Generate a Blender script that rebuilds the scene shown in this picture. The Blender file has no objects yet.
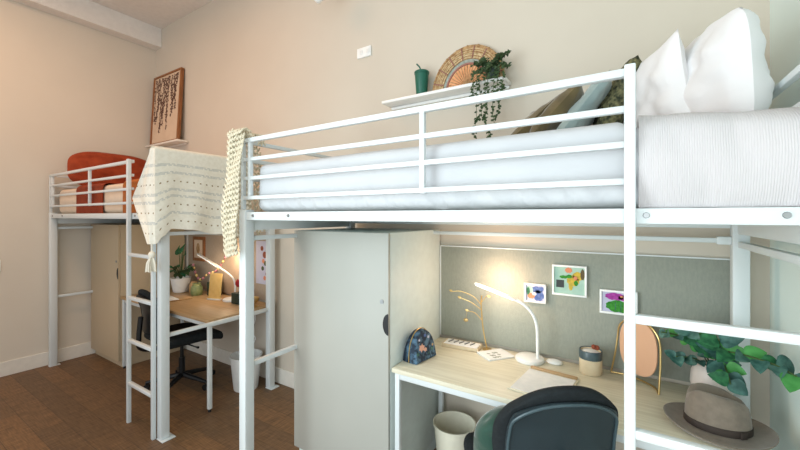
import bpy, bmesh, math, random
from mathutils import Vector, Matrix, noise, Euler
R = math.radians
PI = math.pi
sc = bpy.context.scene
COL = sc.collection
random.seed(7)

# ------------------------------------------------------------------ materials
def mat(name, c1, c2=None, scale=20.0, stretch=(1, 1, 1), rough=0.6, metal=0.0, bump=0.0, bscale=None, spec=0.4,
        sheen=0.0, emit=None, estr=0.0, lo=0.35, hi=0.65):
    m = bpy.data.materials.new(name); m.use_nodes = True
    nt = m.node_tree; b = nt.nodes['Principled BSDF']
    b.inputs['Base Color'].default_value = (*c1, 1)
    b.inputs['Roughness'].default_value = rough
    b.inputs['Metallic'].default_value = metal
    b.inputs['Specular IOR Level'].default_value = spec
    if sheen: b.inputs['Sheen Weight'].default_value = sheen
    if emit:
        b.inputs['Emission Color'].default_value = (*emit, 1); b.inputs['Emission Strength'].default_value = estr
    tc = nt.nodes.new('ShaderNodeTexCoord'); mp = nt.nodes.new('ShaderNodeMapping')
    mp.inputs['Scale'].default_value = stretch
    nt.links.new(tc.outputs['Object'], mp.inputs['Vector'])
    if c2 is None: c2 = tuple(min(1, x * 0.95) for x in c1)
    n = nt.nodes.new('ShaderNodeTexNoise'); n.inputs['Scale'].default_value = scale; n.inputs['Detail'].default_value = 4
    nt.links.new(mp.outputs['Vector'], n.inputs['Vector'])
    r = nt.nodes.new('ShaderNodeValToRGB')
    r.color_ramp.elements[0].position = lo; r.color_ramp.elements[0].color = (*c1, 1)
    r.color_ramp.elements[1].position = hi; r.color_ramp.elements[1].color = (*c2, 1)
    nt.links.new(n.outputs['Fac'], r.inputs['Fac']); nt.links.new(r.outputs['Color'], b.inputs['Base Color'])
    if bump:
        n2 = nt.nodes.new('ShaderNodeTexNoise'); n2.inputs['Scale'].default_value = bscale or scale * 3
        n2.inputs['Detail'].default_value = 3
        nt.links.new(mp.outputs['Vector'], n2.inputs['Vector'])
        bp = nt.nodes.new('ShaderNodeBump'); bp.inputs['Strength'].default_value = bump; bp.inputs['Distance'].default_value = 0.01
        nt.links.new(n2.outputs['Fac'], bp.inputs['Height']); nt.links.new(bp.outputs['Normal'], b.inputs['Normal'])
    return m

def srgb(r, g, b):
    f = lambda c: (c / 255 / 12.92) if c / 255 <= 0.04045 else ((c / 255 + 0.055) / 1.055) ** 2.4
    return (f(r), f(g), f(b))

M = {}
M['wall'] = mat('wall_paint', srgb(213, 204, 189), srgb(210, 201, 186), 2, rough=0.9, bump=0.03, bscale=150)
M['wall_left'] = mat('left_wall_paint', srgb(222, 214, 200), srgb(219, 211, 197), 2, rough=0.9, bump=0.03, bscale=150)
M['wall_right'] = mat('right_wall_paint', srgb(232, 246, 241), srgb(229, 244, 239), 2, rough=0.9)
M['ceiling'] = mat('ceiling_paint', srgb(232, 228, 222), rough=0.95)
M['trim'] = mat('trim_paint', srgb(236, 232, 222), rough=0.5)
M['beam'] = mat('bulkhead_paint', srgb(238, 234, 228), rough=0.9)
M['steel'] = mat('white_powder_coat', srgb(221, 228, 229), srgb(218, 225, 226), 4, rough=0.35, spec=0.5)
M['bolt'] = mat('bolt_steel', srgb(150, 152, 152), metal=0.8, rough=0.35)
M['slat'] = mat('bed_base_board', srgb(178, 186, 178), rough=0.8)
M['sheet'] = mat('white_sheet', srgb(202, 204, 206), srgb(198, 200, 203), 6, rough=0.85, bump=0.12, bscale=25, sheen=0.2)
M['peach'] = mat('pale_peach_sheet', srgb(238, 214, 190), rough=0.85, bump=0.1, bscale=25)
M['rust'] = mat('rust_fabric', srgb(160, 66, 32), srgb(144, 55, 26), 14, rough=0.9, bump=0.25, bscale=60)
M['ochre'] = mat('ochre_fabric', srgb(192, 110, 50), srgb(180, 100, 44), 14, rough=0.9, bump=0.2, bscale=60)
M['pillow'] = mat('white_pillowcase', srgb(232, 231, 231), srgb(229, 229, 230), 5, rough=0.85, bump=0.15, bscale=16, sheen=0.2)
M['cabinet'] = mat('cabinet_laminate', srgb(180, 181, 173), srgb(177, 178, 170), 3, rough=0.45)
M['cabinet_warm_shade'] = mat('warm_shade_cabinet_laminate', srgb(200, 180, 150), srgb(197, 177, 147), 3, rough=0.45)  # same laminate, with the warm dim light under the far bed painted in
M['cabinet_lit_side'] = mat('lit_side_cabinet_laminate', srgb(222, 234, 232), rough=0.45)  # door laminate lightened for the body: daylight on the side put into the colour
M['black'] = mat('black_plastic', srgb(22, 24, 26), rough=0.4)
M['chair_fabric'] = mat('chair_black_fabric', srgb(24, 30, 33), srgb(30, 37, 40), 60, rough=0.9, bump=0.15, bscale=300)
M['chair_shell'] = mat('chair_grey_shell', srgb(44, 57, 62), srgb(40, 52, 57), 8, rough=0.42, bump=0.05, bscale=400)
M['rim_highlight'] = mat('painted_rim_highlight', srgb(70, 88, 94), rough=0.3)  # highlight along the shell edge, painted as a colour
M['panel'] = mat('pinboard_fabric', srgb(158, 161, 149), srgb(151, 155, 144), 90, stretch=(1, 1, 0.35), rough=0.95, bump=0.2, bscale=300)
M['panel_lamplit'] = mat('lamplit_pinboard_fabric', srgb(186, 168, 148), srgb(179, 161, 141), 90, stretch=(1, 1, 0.35), rough=0.95, bump=0.2, bscale=300)  # same board fabric, warm lamp light mixed into the colour
M['oak'] = mat('pale_oak_laminate', srgb(232, 226, 204), srgb(217, 210, 186), 3.2, stretch=(1.2, 22, 22), rough=0.45, bump=0.03)
M['oak_warm'] = mat('warm_oak_laminate', srgb(196, 162, 120), srgb(180, 147, 106), 3.2, stretch=(1.2, 22, 22), rough=0.45, bump=0.03)
M['bin'] = mat('cream_plastic', srgb(232, 228, 208), rough=0.5)
M['binw'] = mat('white_plastic', srgb(232, 234, 232), rough=0.45)
M['white'] = mat('white_gloss', srgb(244, 245, 243), rough=0.3)
M['paper'] = mat('paper', srgb(240, 241, 240), srgb(232, 234, 234), 30, rough=0.9)
M['green_velvet'] = mat('emerald_velvet', srgb(8, 66, 50), srgb(5, 54, 41), 12, rough=0.7, bump=0.15, bscale=40, sheen=0.7)
M['olive'] = mat('olive_velvet', srgb(112, 96, 58), srgb(88, 75, 45), 9, rough=0.8, bump=0.25, bscale=30, sheen=0.5)
M['greyblue'] = mat('pale_blue_velvet', srgb(152, 170, 168), srgb(138, 158, 158), 9, rough=0.8, sheen=0.4, bump=0.2, bscale=30)
M['knit_green'] = mat('dark_green_knit', srgb(128, 124, 88), srgb(46, 52, 38), 55, rough=0.95, bump=1.0, bscale=80)
M['leaf'] = mat('green_leaf', srgb(58, 126, 80), srgb(30, 84, 56), 50, rough=0.5)
M['leaf_dark'] = mat('dark_blue_green_leaf', srgb(30, 76, 68), srgb(84, 128, 118), 28, rough=0.55)
M['leaf_bright'] = mat('bright_green_leaf', srgb(84, 160, 84), srgb(64, 140, 66), 30, rough=0.5)
M['leaf_olive'] = mat('trailing_leaf', srgb(62, 84, 48), srgb(44, 66, 38), 40, rough=0.6)
M['stem'] = mat('plant_stem', srgb(70, 92, 50), rough=0.7)
M['gold'] = mat('brushed_gold', srgb(212, 180, 120), metal=0.85, rough=0.3)
M['mirror'] = mat('painted_reflection_mirror', srgb(216, 172, 140), srgb(212, 167, 135), 2, rough=0.35)  # peach base colour stands in for the tan wall's reflection
M['felt'] = mat('taupe_felt', srgb(134, 122, 108), srgb(124, 112, 99), 40, rough=0.95, bump=0.1, bscale=200, sheen=0.3)
M['band'] = mat('hat_band', srgb(62, 52, 46), rough=0.8)
M['tumbler'] = mat('dark_green_plastic', srgb(30, 98, 80), rough=0.4)
M['wicker'] = mat('natural_wicker', srgb(200, 164, 118), srgb(150, 112, 74), 60, rough=0.8, bump=0.6, bscale=140)
M['wicker_pale'] = mat('pale_wicker', srgb(222, 200, 160), srgb(186, 156, 112), 60, rough=0.8, bump=0.5, bscale=140)
M['wicker_peach'] = mat('peach_wicker', srgb(236, 176, 130), srgb(222, 156, 108), 40, rough=0.8, bump=0.4, bscale=120)
M['wicker_grey'] = mat('grey_woven_band', srgb(172, 178, 168), srgb(140, 146, 136), 60, rough=0.8, bump=0.4)
M['wicker_mauve'] = mat('mauve_woven_band', srgb(160, 112, 100), rough=0.8)
M['frame_wood'] = mat('brown_frame_wood', srgb(158, 104, 62), srgb(130, 82, 46), 12, stretch=(6, 6, 0.6), rough=0.5)
M['cream_print'] = mat('cream_print_paper', srgb(222, 198, 172), srgb(214, 188, 162), 6, rough=0.9)
M['ink'] = mat('dark_brown_ink', srgb(108, 80, 68), rough=0.9)
M['throw'] = mat('cream_cotton', srgb(244, 240, 226), srgb(236, 231, 215), 40, rough=0.95, bump=0.25, bscale=260)
M['throw_grey'] = mat('grey_thread', srgb(206, 206, 198), srgb(220, 218, 206), 90, rough=0.95, bump=0.3, bscale=260)
M['throw_dot'] = mat('dark_thread_knot', srgb(150, 128, 92), rough=0.95)
M['knit'] = mat('chunky_cream_yarn', srgb(232, 224, 200), srgb(214, 204, 178), 60, rough=0.95, bump=0.4, bscale=200)
M['navy'] = mat('navy_floral_fabric', srgb(28, 44, 62), srgb(84, 116, 140), 34, rough=0.7, bump=0.1, lo=0.45, hi=0.62)
M['pinkspot'] = mat('dusty_pink_fabric', srgb(214, 168, 148), rough=0.8)
M['ceramic_cream'] = mat('cream_glaze', srgb(222, 206, 176), srgb(210, 192, 160), 20, rough=0.35)
M['ceramic_dark'] = mat('blue_black_glaze', srgb(58, 76, 84), srgb(80, 96, 100), 20, rough=0.3)
M['terracotta'] = mat('rust_brown_bristle', srgb(140, 70, 48), rough=0.8)
M['potpink'] = mat('white_glazed_pot', srgb(238, 226, 218), rough=0.35)
M['led'] = mat('led_diffuser', (1, 1, 1), rough=0.4, emit=(1.0, 0.9, 0.75), estr=2.5)
M['purple'] = mat('magenta_flower_print', srgb(176, 72, 164), srgb(150, 50, 140), 70, rough=0.8)
M['cactus'] = mat('green_cactus_print', srgb(66, 150, 52), srgb(40, 116, 38), 70, rough=0.8)
M['mint'] = mat('mint_print', srgb(176, 206, 190), srgb(160, 194, 180), 20, rough=0.8)
M['yellow'] = mat('yellow_print', srgb(214, 182, 70), srgb(180, 160, 66), 60, rough=0.8)
M['orange'] = mat('orange_print', srgb(216, 140, 104), rough=0.8)
M['brown'] = mat('brown_print', srgb(96, 84, 58), rough=0.8)
M['bluep'] = mat('blue_print', srgb(74, 98, 156), srgb(110, 130, 180), 60, rough=0.8)
M['lilac'] = mat('lilac_print', srgb(196, 196, 216), rough=0.8)
M['charcoal'] = mat('charcoal_print', srgb(64, 70, 72), rough=0.8)
M['red'] = mat('red_petal', srgb(170, 36, 40), rough=0.8)
M['darkpot'] = mat('dark_green_tin', srgb(40, 58, 48), rough=0.5)
M['cardy'] = mat('yellow_card', srgb(246, 206, 130), srgb(240, 198, 118), 30, rough=0.7)
M['beadp'] = mat('pink_bead', srgb(176, 122, 132), rough=0.6)
M['beadm'] = mat('mustard_bead', srgb(206, 180, 120), rough=0.6)
M['glassy'] = mat('green_jar_glaze', srgb(150, 160, 110), srgb(120, 140, 90), 40, rough=0.3)
M['amber'] = mat('amber_jar_glaze', srgb(200, 160, 110), rough=0.4)

# floor: dark brown woven planks
def floor_mat():
    m = bpy.data.materials.new('dark_woven_plank_floor'); m.use_nodes = True
    nt = m.node_tree; b = nt.nodes['Principled BSDF']; b.inputs['Roughness'].default_value = 0.55
    tc = nt.nodes.new('ShaderNodeTexCoord'); mp = nt.nodes.new('ShaderNodeMapping')
    nt.links.new(tc.outputs['Object'], mp.inputs['Vector'])
    br = nt.nodes.new('ShaderNodeTexBrick'); br.inputs['Scale'].default_value = 1.0
    br.inputs['Brick Width'].default_value = 0.9; br.inputs['Row Height'].default_value = 0.16
    br.inputs['Mortar Size'].default_value = 0.0025; br.inputs['Mortar Smooth'].default_value = 0.3
    br.inputs['Color1'].default_value = (*srgb(128, 96, 64), 1); br.inputs['Color2'].default_value = (*srgb(106, 82, 58), 1)
    br.inputs['Mortar'].default_value = (*srgb(88, 68, 48), 1)
    nt.links.new(mp.outputs['Vector'], br.inputs['Vector'])
    w = nt.nodes.new('ShaderNodeTexNoise'); w.inputs['Scale'].default_value = 1.0; w.inputs['Detail'].default_value = 5
    mp2 = nt.nodes.new('ShaderNodeMapping'); mp2.inputs['Scale'].default_value = (9, 130, 1)
    nt.links.new(tc.outputs['Object'], mp2.inputs['Vector']); nt.links.new(mp2.outputs['Vector'], w.inputs['Vector'])
    mp3 = nt.nodes.new('ShaderNodeMapping'); mp3.inputs['Scale'].default_value = (110, 8, 1)
    w2 = nt.nodes.new('ShaderNodeTexNoise'); w2.inputs['Scale'].default_value = 1.0
    nt.links.new(tc.outputs['Object'], mp3.inputs['Vector']); nt.links.new(mp3.outputs['Vector'], w2.inputs['Vector'])
    ad = nt.nodes.new('ShaderNodeMath'); ad.operation = 'ADD'
    nt.links.new(w.outputs['Fac'], ad.inputs[0]); nt.links.new(w2.outputs['Fac'], ad.inputs[1])
    mr = nt.nodes.new('ShaderNodeMapRange'); mr.inputs['From Min'].default_value = 0.7; mr.inputs['From Max'].default_value = 1.3
    mr.inputs['To Min'].default_value = 0.55; mr.inputs['To Max'].default_value = 1.4
    nt.links.new(ad.outputs[0], mr.inputs['Value'])
    mx = nt.nodes.new('ShaderNodeVectorMath'); mx.operation = 'SCALE'
    nt.links.new(br.outputs['Color'], mx.inputs[0]); nt.links.new(mr.outputs['Result'], mx.inputs['Scale'])
    nt.links.new(mx.outputs['Vector'], b.inputs['Base Color'])
    bp = nt.nodes.new('ShaderNodeBump'); bp.inputs['Strength'].default_value = 0.25; bp.inputs['Distance'].default_value = 0.004
    nt.links.new(ad.outputs[0], bp.inputs['Height']); nt.links.new(bp.outputs['Normal'], b.inputs['Normal'])
    return m
M['floor'] = floor_mat()

def ribbed_mat():
    m = mat('ribbed_white_coverlet', srgb(207, 202, 203), srgb(203, 199, 200), 6, rough=0.9)
    nt = m.node_tree; b = nt.nodes['Principled BSDF']
    tc = nt.nodes.new('ShaderNodeTexCoord')
    w = nt.nodes.new('ShaderNodeTexWave'); w.wave_type = 'BANDS'; w.bands_direction = 'X'
    w.inputs['Scale'].default_value = 60; w.inputs['Distortion'].default_value = 1.2; w.inputs['Detail'].default_value = 1
    nt.links.new(tc.outputs['Object'], w.inputs['Vector'])
    bp = nt.nodes.new('ShaderNodeBump'); bp.inputs['Strength'].default_value = 0.35; bp.inputs['Distance'].default_value = 0.003
    nt.links.new(w.outputs['Fac'], bp.inputs['Height']); nt.links.new(bp.outputs['Normal'], b.inputs['Normal'])
    return m
M['ribbed'] = ribbed_mat()

# ------------------------------------------------------------------ mesh helpers
XF = [Matrix.Identity(4)]

def link(name, bm, m, parent=None, smooth=True, label=None):
    bm.transform(XF[0])
    bmesh.ops.recalc_face_normals(bm, faces=bm.faces[:]) if len(bm.faces) < 60000 else None
    me = bpy.data.meshes.new(name); bm.to_mesh(me); bm.free()
    ms = m if isinstance(m, (list, tuple)) else [m]
    for x in ms: me.materials.append(M[x])
    if smooth:
        for p in me.polygons: p.use_smooth = True
        try: me.set_sharp_from_angle(angle=R(42))
        except Exception: pass
    o = bpy.data.objects.new(name, me); COL.objects.link(o)
    if parent is not None:
        o.parent = parent; o.matrix_parent_inverse = parent_world(parent).inverted()
    if label: o['label'] = label
    return o

def parent_world(o):
    m = o.matrix_basis.copy()
    if o.parent: m = parent_world(o.parent) @ o.matrix_parent_inverse @ m
    return m

def thing(name, label, cat, loc=(0, 0, 0), group=None):
    o = bpy.data.objects.new(name, None); COL.objects.link(o)
    o.location = XF[0] @ Vector(loc); o.empty_display_size = 0.05
    o['label'] = label; o['category'] = cat
    if group: o['group'] = group
    return o

def tag(o, label, cat, group=None):
    o['label'] = label; o['category'] = cat
    if group: o['group'] = group
    return o

def struct(name, bm, m, smooth=False):
    o = link(name, bm, m, None, smooth); o['kind'] = 'structure'; return o

def N(): return bmesh.new()

def box(bm, x0, x1, y0, y1, z0, z1, bev=0.0, mi=0, seg=2, mtx=None):
    r = bmesh.ops.create_cube(bm, size=1.0)
    vs = r['verts']
    T = Matrix.Translation(((x0 + x1) / 2, (y0 + y1) / 2, (z0 + z1) / 2)) @ Matrix.Diagonal((abs(x1 - x0), abs(y1 - y0), abs(z1 - z0), 1))
    if mtx is not None: T = mtx @ T
    bmesh.ops.transform(bm, matrix=T, verts=vs)
    fs = list({f for v in vs for f in v.link_faces})
    for f in fs: f.material_index = mi
    if bev > 0:
        es = list({e for v in vs for e in v.link_edges})
        bmesh.ops.bevel(bm, geom=es, offset=bev, segments=seg, affect='EDGES', profile=0.5, material=mi)
    return bm

def frame_to(d):
    d = Vector(d).normalized()
    return d.to_track_quat('Z', 'Y').to_matrix().to_4x4()

def cyl(bm, p0, p1, r0, r1=None, seg=16, mi=0, cap=True):
    p0 = Vector(p0); p1 = Vector(p1); r1 = r0 if r1 is None else r1
    L = (p1 - p0).length
    r = bmesh.ops.create_cone(bm, cap_ends=cap, cap_tris=False, segments=seg, radius1=r0, radius2=r1, depth=L)
    bmesh.ops.transform(bm, matrix=Matrix.Translation((p0 + p1) / 2) @ frame_to(p1 - p0), verts=r['verts'])
    for f in {f for v in r['verts'] for f in v.link_faces}: f.material_index = mi
    return bm

def ball(bm, c, r, s=(1, 1, 1), mi=0, u=12, v=8, rot=None):
    T = Matrix.Translation(c)
    if rot is not None: T = T @ rot
    T = T @ Matrix.Diagonal((s[0] * r, s[1] * r, s[2] * r, 1))
    rings = [[bm.verts.new(T @ Vector((0, 0, -1)))]]
    for i in range(1, v):
        a = -PI / 2 + PI * i / v
        rings.append([bm.verts.new(T @ Vector((math.cos(a) * math.cos(2 * PI * k / u), math.cos(a) * math.sin(2 * PI * k / u), math.sin(a)))) for k in range(u)])
    rings.append([bm.verts.new(T @ Vector((0, 0, 1)))])
    for i in range(v):
        A, B = rings[i], rings[i + 1]
        for k in range(u):
            k2 = (k + 1) % u
            if len(A) == 1: f = bm.faces.new((A[0], B[k2], B[k]))
            elif len(B) == 1: f = bm.faces.new((A[k], A[k2], B[0]))
            else: f = bm.faces.new((A[k], A[k2], B[k2], B[k]))
            f.material_index = mi
    return bm

def tube(bm, pts, r, seg=8, mi=0, closed=False):
    pts = [Vector(p) for p in pts]; n = len(pts); rings = []
    rr = r if isinstance(r, (list, tuple)) else [r] * n
    up = Vector((0, 0, 1))
    prev = None
    for i, p in enumerate(pts):
        if closed: d = pts[(i + 1) % n] - pts[i - 1]
        else: d = pts[min(i + 1, n - 1)] - pts[max(i - 1, 0)]
        d.normalize()
        a = prev if prev is not None else (up if abs(d.z) < 0.9 else Vector((1, 0, 0)))
        a = (a - d * a.dot(d))
        if a.length < 1e-5: a = d.orthogonal()
        a.normalize(); prev = a; b = d.cross(a)
        rings.append([bm.verts.new(p + (a * math.cos(2 * PI * k / seg) + b * math.sin(2 * PI * k / seg)) * rr[i]) for k in range(seg)])
    m = n if closed else n - 1
    for i in range(m):
        A = rings[i]; B = rings[(i + 1) % n]
        for k in range(seg):
            f = bm.faces.new((A[k], A[(k + 1) % seg], B[(k + 1) % seg], B[k])); f.material_index = mi
    if not closed:
        bm.faces.new(rings[0][::-1]).material_index = mi; bm.faces.new(rings[-1]).material_index = mi
    return bm

def smooth_pts(pts, n=6):
    P = [Vector(p) for p in pts]; out = []
    for i in range(len(P) - 1):
        p0 = P[max(i - 1, 0)]; p1 = P[i]; p2 = P[i + 1]; p3 = P[min(i + 2, len(P) - 1)]
        for k in range(n):
            t = k / n
            out.append(0.5 * ((2 * p1) + (-p0 + p2) * t + (2 * p0 - 5 * p1 + 4 * p2 - p3) * t * t + (-p0 + 3 * p1 - 3 * p2 + p3) * t ** 3))
    out.append(P[-1]); return out

def lathe(bm, prof, c=(0, 0, 0), seg=32, mi=0, sx=1, sy=1, mis=None):
    rings = []
    for r, z in prof:
        if r < 1e-5: rings.append([bm.verts.new((c[0], c[1], c[2] + z))])
        else: rings.append([bm.verts.new((c[0] + r * sx * math.cos(2 * PI * k / seg), c[1] + r * sy * math.sin(2 * PI * k / seg), c[2] + z)) for k in range(seg)])
    for i in range(len(rings) - 1):
        A, B = rings[i], rings[i + 1]; q = mis[i] if mis else mi
        for k in range(seg):
            k2 = (k + 1) % seg
            if len(A) == 1 and len(B) == 1: continue
            if len(A) == 1: f = bm.faces.new((A[0], B[k2], B[k]))
            elif len(B) == 1: f = bm.faces.new((A[k], A[k2], B[0]))
            else: f = bm.faces.new((A[k], A[k2], B[k2], B[k]))
            f.material_index = q
    return bm

def soft_box(bm, x0, x1, y0, y1, z0, z1, r, n=(10, 10, 4), fn=None, mi=0):
    c = Vector(((x0 + x1) / 2, (y0 + y1) / 2, (z0 + z1) / 2)); h = Vector(((x1 - x0) / 2, (y1 - y0) / 2, (z1 - z0) / 2))
    vs = {}
    def V(i, j, k):
        key = (i, j, k)
        if key in vs: return vs[key]
        p = Vector(((2 * i / n[0] - 1) * h.x, (2 * j / n[1] - 1) * h.y, (2 * k / n[2] - 1) * h.z))
        q = Vector([max(-h[a] + r, min(h[a] - r, p[a])) for a in range(3)])
        d = p - q
        if d.length > 1e-9:
            s = max(abs(d.x), abs(d.y), abs(d.z))
            p = q + d.normalized() * s
        p = p + c
        if fn: p = fn(p)
        vs[key] = bm.verts.new(p); return vs[key]
    def quad(a, b, c_, d):
        f = bm.faces.new((V(*a), V(*b), V(*c_), V(*d))); f.material_index = mi
    for i in range(n[0]):
        for j in range(n[1]):
            for k in (0, n[2]): quad((i, j, k), (i + 1, j, k), (i + 1, j + 1, k), (i, j + 1, k))
    for i in range(n[0]):
        for k in range(n[2]):
            for j in (0, n[1]): quad((i, j, k), (i + 1, j, k), (i + 1, j, k + 1), (i, j, k + 1))
    for j in range(n[1]):
        for k in range(n[2]):
            for i in (0, n[0]): quad((i, j, k), (i, j + 1, k), (i, j + 1, k + 1), (i, j, k + 1))
    return bm

def nz(p, s=1.0, seed=0.0): return noise.noise(Vector((p[0] * s + seed, p[1] * s + seed * 1.7, p[2] * s - seed)))

def pillow(bm, w, h, t, mtx, n=26, pin=0.07, wr=0.02, seed=0.0, mi=0, rnd=1.0, slump=0.0):
    G = {}
    for side in (1, -1):
        for i in range(n + 1):
            for j in range(n + 1):
                if side == -1 and (i in (0, n) or j in (0, n)): G[(side, i, j)] = G[(1, i, j)]; continue
                u = 2 * i / n - 1; v = 2 * j / n - 1
                x = w / 2 * u * (1 - pin * (1 - v * v)); y = h / 2 * v * (1 - pin * (1 - u * u))
                if rnd < 1.0:
                    x *= (1 - (1 - rnd) * v ** 4 * 0.5); y *= (1 - (1 - rnd) * u ** 4 * 0.5)
                e = max(0.0, (1 - u * u) * (1 - v * v))
                z = side * t / 2 * e ** 0.42
                f = e ** 0.3
                z += side * wr * f * (nz((u * 1.6, v * 1.6, side), 1.3, seed) + 0.5 * nz((u * 4, v * 4, side), 1.0, seed + 3))
                x += slump * w * (v ** 2) * 0.2
                G[(side, i, j)] = bm.verts.new(mtx @ Vector((x, y, z)))
    for side in (1, -1):
        for i in range(n):
            for j in range(n):
                q = [G[(side, i, j)], G[(side, i + 1, j)], G[(side, i + 1, j + 1)], G[(side, i, j + 1)]]
                if len(set(q)) == 4:
                    try: bm.faces.new(q).material_index = mi
                    except ValueError: pass
    return bm

def sheet(bm, grid, thick=0.004, mi_fn=None):
    """closed cloth from a grid of points: two skins and an edge band"""
    nu = len(grid); nv = len(grid[0])
    P = [[Vector(p) for p in row] for row in grid]
    top = []; bot = []
    for i in range(nu):
        a = []; b = []
        for j in range(nv):
            du = P[min(i + 1, nu - 1)][j] - P[max(i - 1, 0)][j]; dv = P[i][min(j + 1, nv - 1)] - P[i][max(j - 1, 0)]
            n = du.cross(dv)
            n = n.normalized() if n.length > 1e-9 else Vector((0, 0, 1))
            a.append(bm.verts.new(P[i][j] + n * thick / 2)); b.append(bm.verts.new(P[i][j] - n * thick / 2))
        top.append(a); bot.append(b)
    for i in range(nu - 1):
        for j in range(nv - 1):
            q = mi_fn(i, j) if mi_fn else 0
            bm.faces.new((top[i][j], top[i + 1][j], top[i + 1][j + 1], top[i][j + 1])).material_index = q
            bm.faces.new((bot[i][j + 1], bot[i + 1][j + 1], bot[i + 1][j], bot[i][j])).material_index = q
    for i in range(nu - 1):
        for j in (0, nv - 1): bm.faces.new((top[i][j], top[i + 1][j], bot[i + 1][j], bot[i][j]))
    for j in range(nv - 1):
        for i in (0, nu - 1): bm.faces.new((top[i][j], top[i][j + 1], bot[i][j + 1], bot[i][j]))
    return bm

def leaf(bm, base, tip, w, nrm=(0, 0, 1), mi=0, cup=0.15, seg=6, heart=False):
    base = Vector(base); tip = Vector(tip); d = tip - base; L = d.length; d.normalize()
    n = Vector(nrm); n = (n - d * n.dot(d)); n = n.normalized() if n.length > 1e-4 else d.orthogonal().normalized()
    s = d.cross(n); rows = []
    for i in range(seg + 1):
        t = i / seg
        wd = w / 2 * (math.sin(PI * (t ** (0.6 if heart else 0.8))) ** (0.75 if heart else 0.9)) + 0.0006
        c = base + d * L * t - n * cup * L * (t - 0.4) ** 2
        rows.append([bm.verts.new(c + s * wd + n * wd * 0.35), bm.verts.new(c), bm.verts.new(c - s * wd + n * wd * 0.35)])
    for i in range(seg):
        for k in range(2):
            bm.faces.new((rows[i][k], rows[i + 1][k], rows[i + 1][k + 1], rows[i][k + 1])).material_index = mi
    return bm

# ------------------------------------------------------------------ room
WX0, WX1, WY = -5.12, 0.53, 2.255
CZ = 3.9
struct('floor', box(N(), WX0, WX1, -3.0, WY, -0.1, 0.0), 'floor')
struct('ceiling', box(N(), WX0, WX1, -3.0, WY, CZ, CZ + 0.1), 'ceiling')
struct('wall_back', box(N(), WX0, WX1, WY, WY + 0.1, 0, CZ), 'wall')
struct('wall_left', box(N(), WX0 - 0.1, WX0, -3.0, WY, 0, CZ), 'wall_left')
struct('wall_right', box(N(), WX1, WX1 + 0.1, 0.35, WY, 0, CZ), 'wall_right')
struct('baseboard_back', box(N(), WX0, WX1, WY - 0.014, WY, 0, 0.14, 0.004), 'trim')
struct('baseboard_left', box(N(), WX0, WX0 + 0.014, -3.0, WY - 0.015, 0, 0.14, 0.004), 'trim')
struct('trim_1', box(N(), WX0, WX0 + 0.15, -3.0, WY, 3.665, CZ, 0.003), 'beam')

# socket on the wall above the beds
t = thing('wall_socket', 'small white double socket plate high on the beige back wall', 'socket', (-1.75, 2.25, 2.83))
link('cover_plate', box(N(), -1.82, -1.685, 2.242, 2.2545, 2.79, 2.868, 0.003), 'white', t)
for sx in (-1.79, -1.725):
    bm = N(); box(bm, sx, sx + 0.03, 2.2385, 2.242, 2.812, 2.846, 0.001); link('socket_insert', bm, 'binw', t)
t = thing('light_switch', 'small white switch plate on left wall at the photo edge', 'light switch', (WX0, 0.87, 1.06))
link('cover_plate', box(N(), WX0, WX0 + 0.01, 0.80, 0.90, 1.02, 1.13, 0.002), 'white', t)
link('rocker', box(N(), WX0 + 0.01, WX0 + 0.016, 0.83, 0.87, 1.05, 1.10, 0.001), 'binw', t)
bm = N(); cyl(bm, (-2.0, 2.0, 3.32), (-2.0, 2.0, CZ), 0.012)
t = thing('ceiling_pendant', 'small white fitting hanging at the top edge of the photo', 'ceiling fitting', (-2.0, 2.0, CZ))
link('stem', bm, 'white', t)
bm = N(); lathe(bm, [(0, 0), (0.02, 0.012), (0.06, 0.06), (0.062, 0.12), (0.03, 0.16), (0, 0.16)], (-2.0, 2.0, 3.165)); link('shade', bm, 'white', t)

# ------------------------------------------------------------------ loft beds
Y0, Y1 = 1.23, 2.18
RZ = (1.965, 1.86, 1.757, 1.65)
def sq(bm, a, b, w=0.022, bev=0.003):
    a = Vector(a); b = Vector(b); h = w / 2
    lo = [min(a[i], b[i]) for i in range(3)]; hi = [max(a[i], b[i]) for i in range(3)]
    k = max(range(3), key=lambda i: hi[i] - lo[i])
    for i in range(3):
        if i != k: lo[i] -= h; hi[i] += h
    return box(bm, lo[0], hi[0], lo[1], hi[1], lo[2], hi[2], bev)

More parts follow.
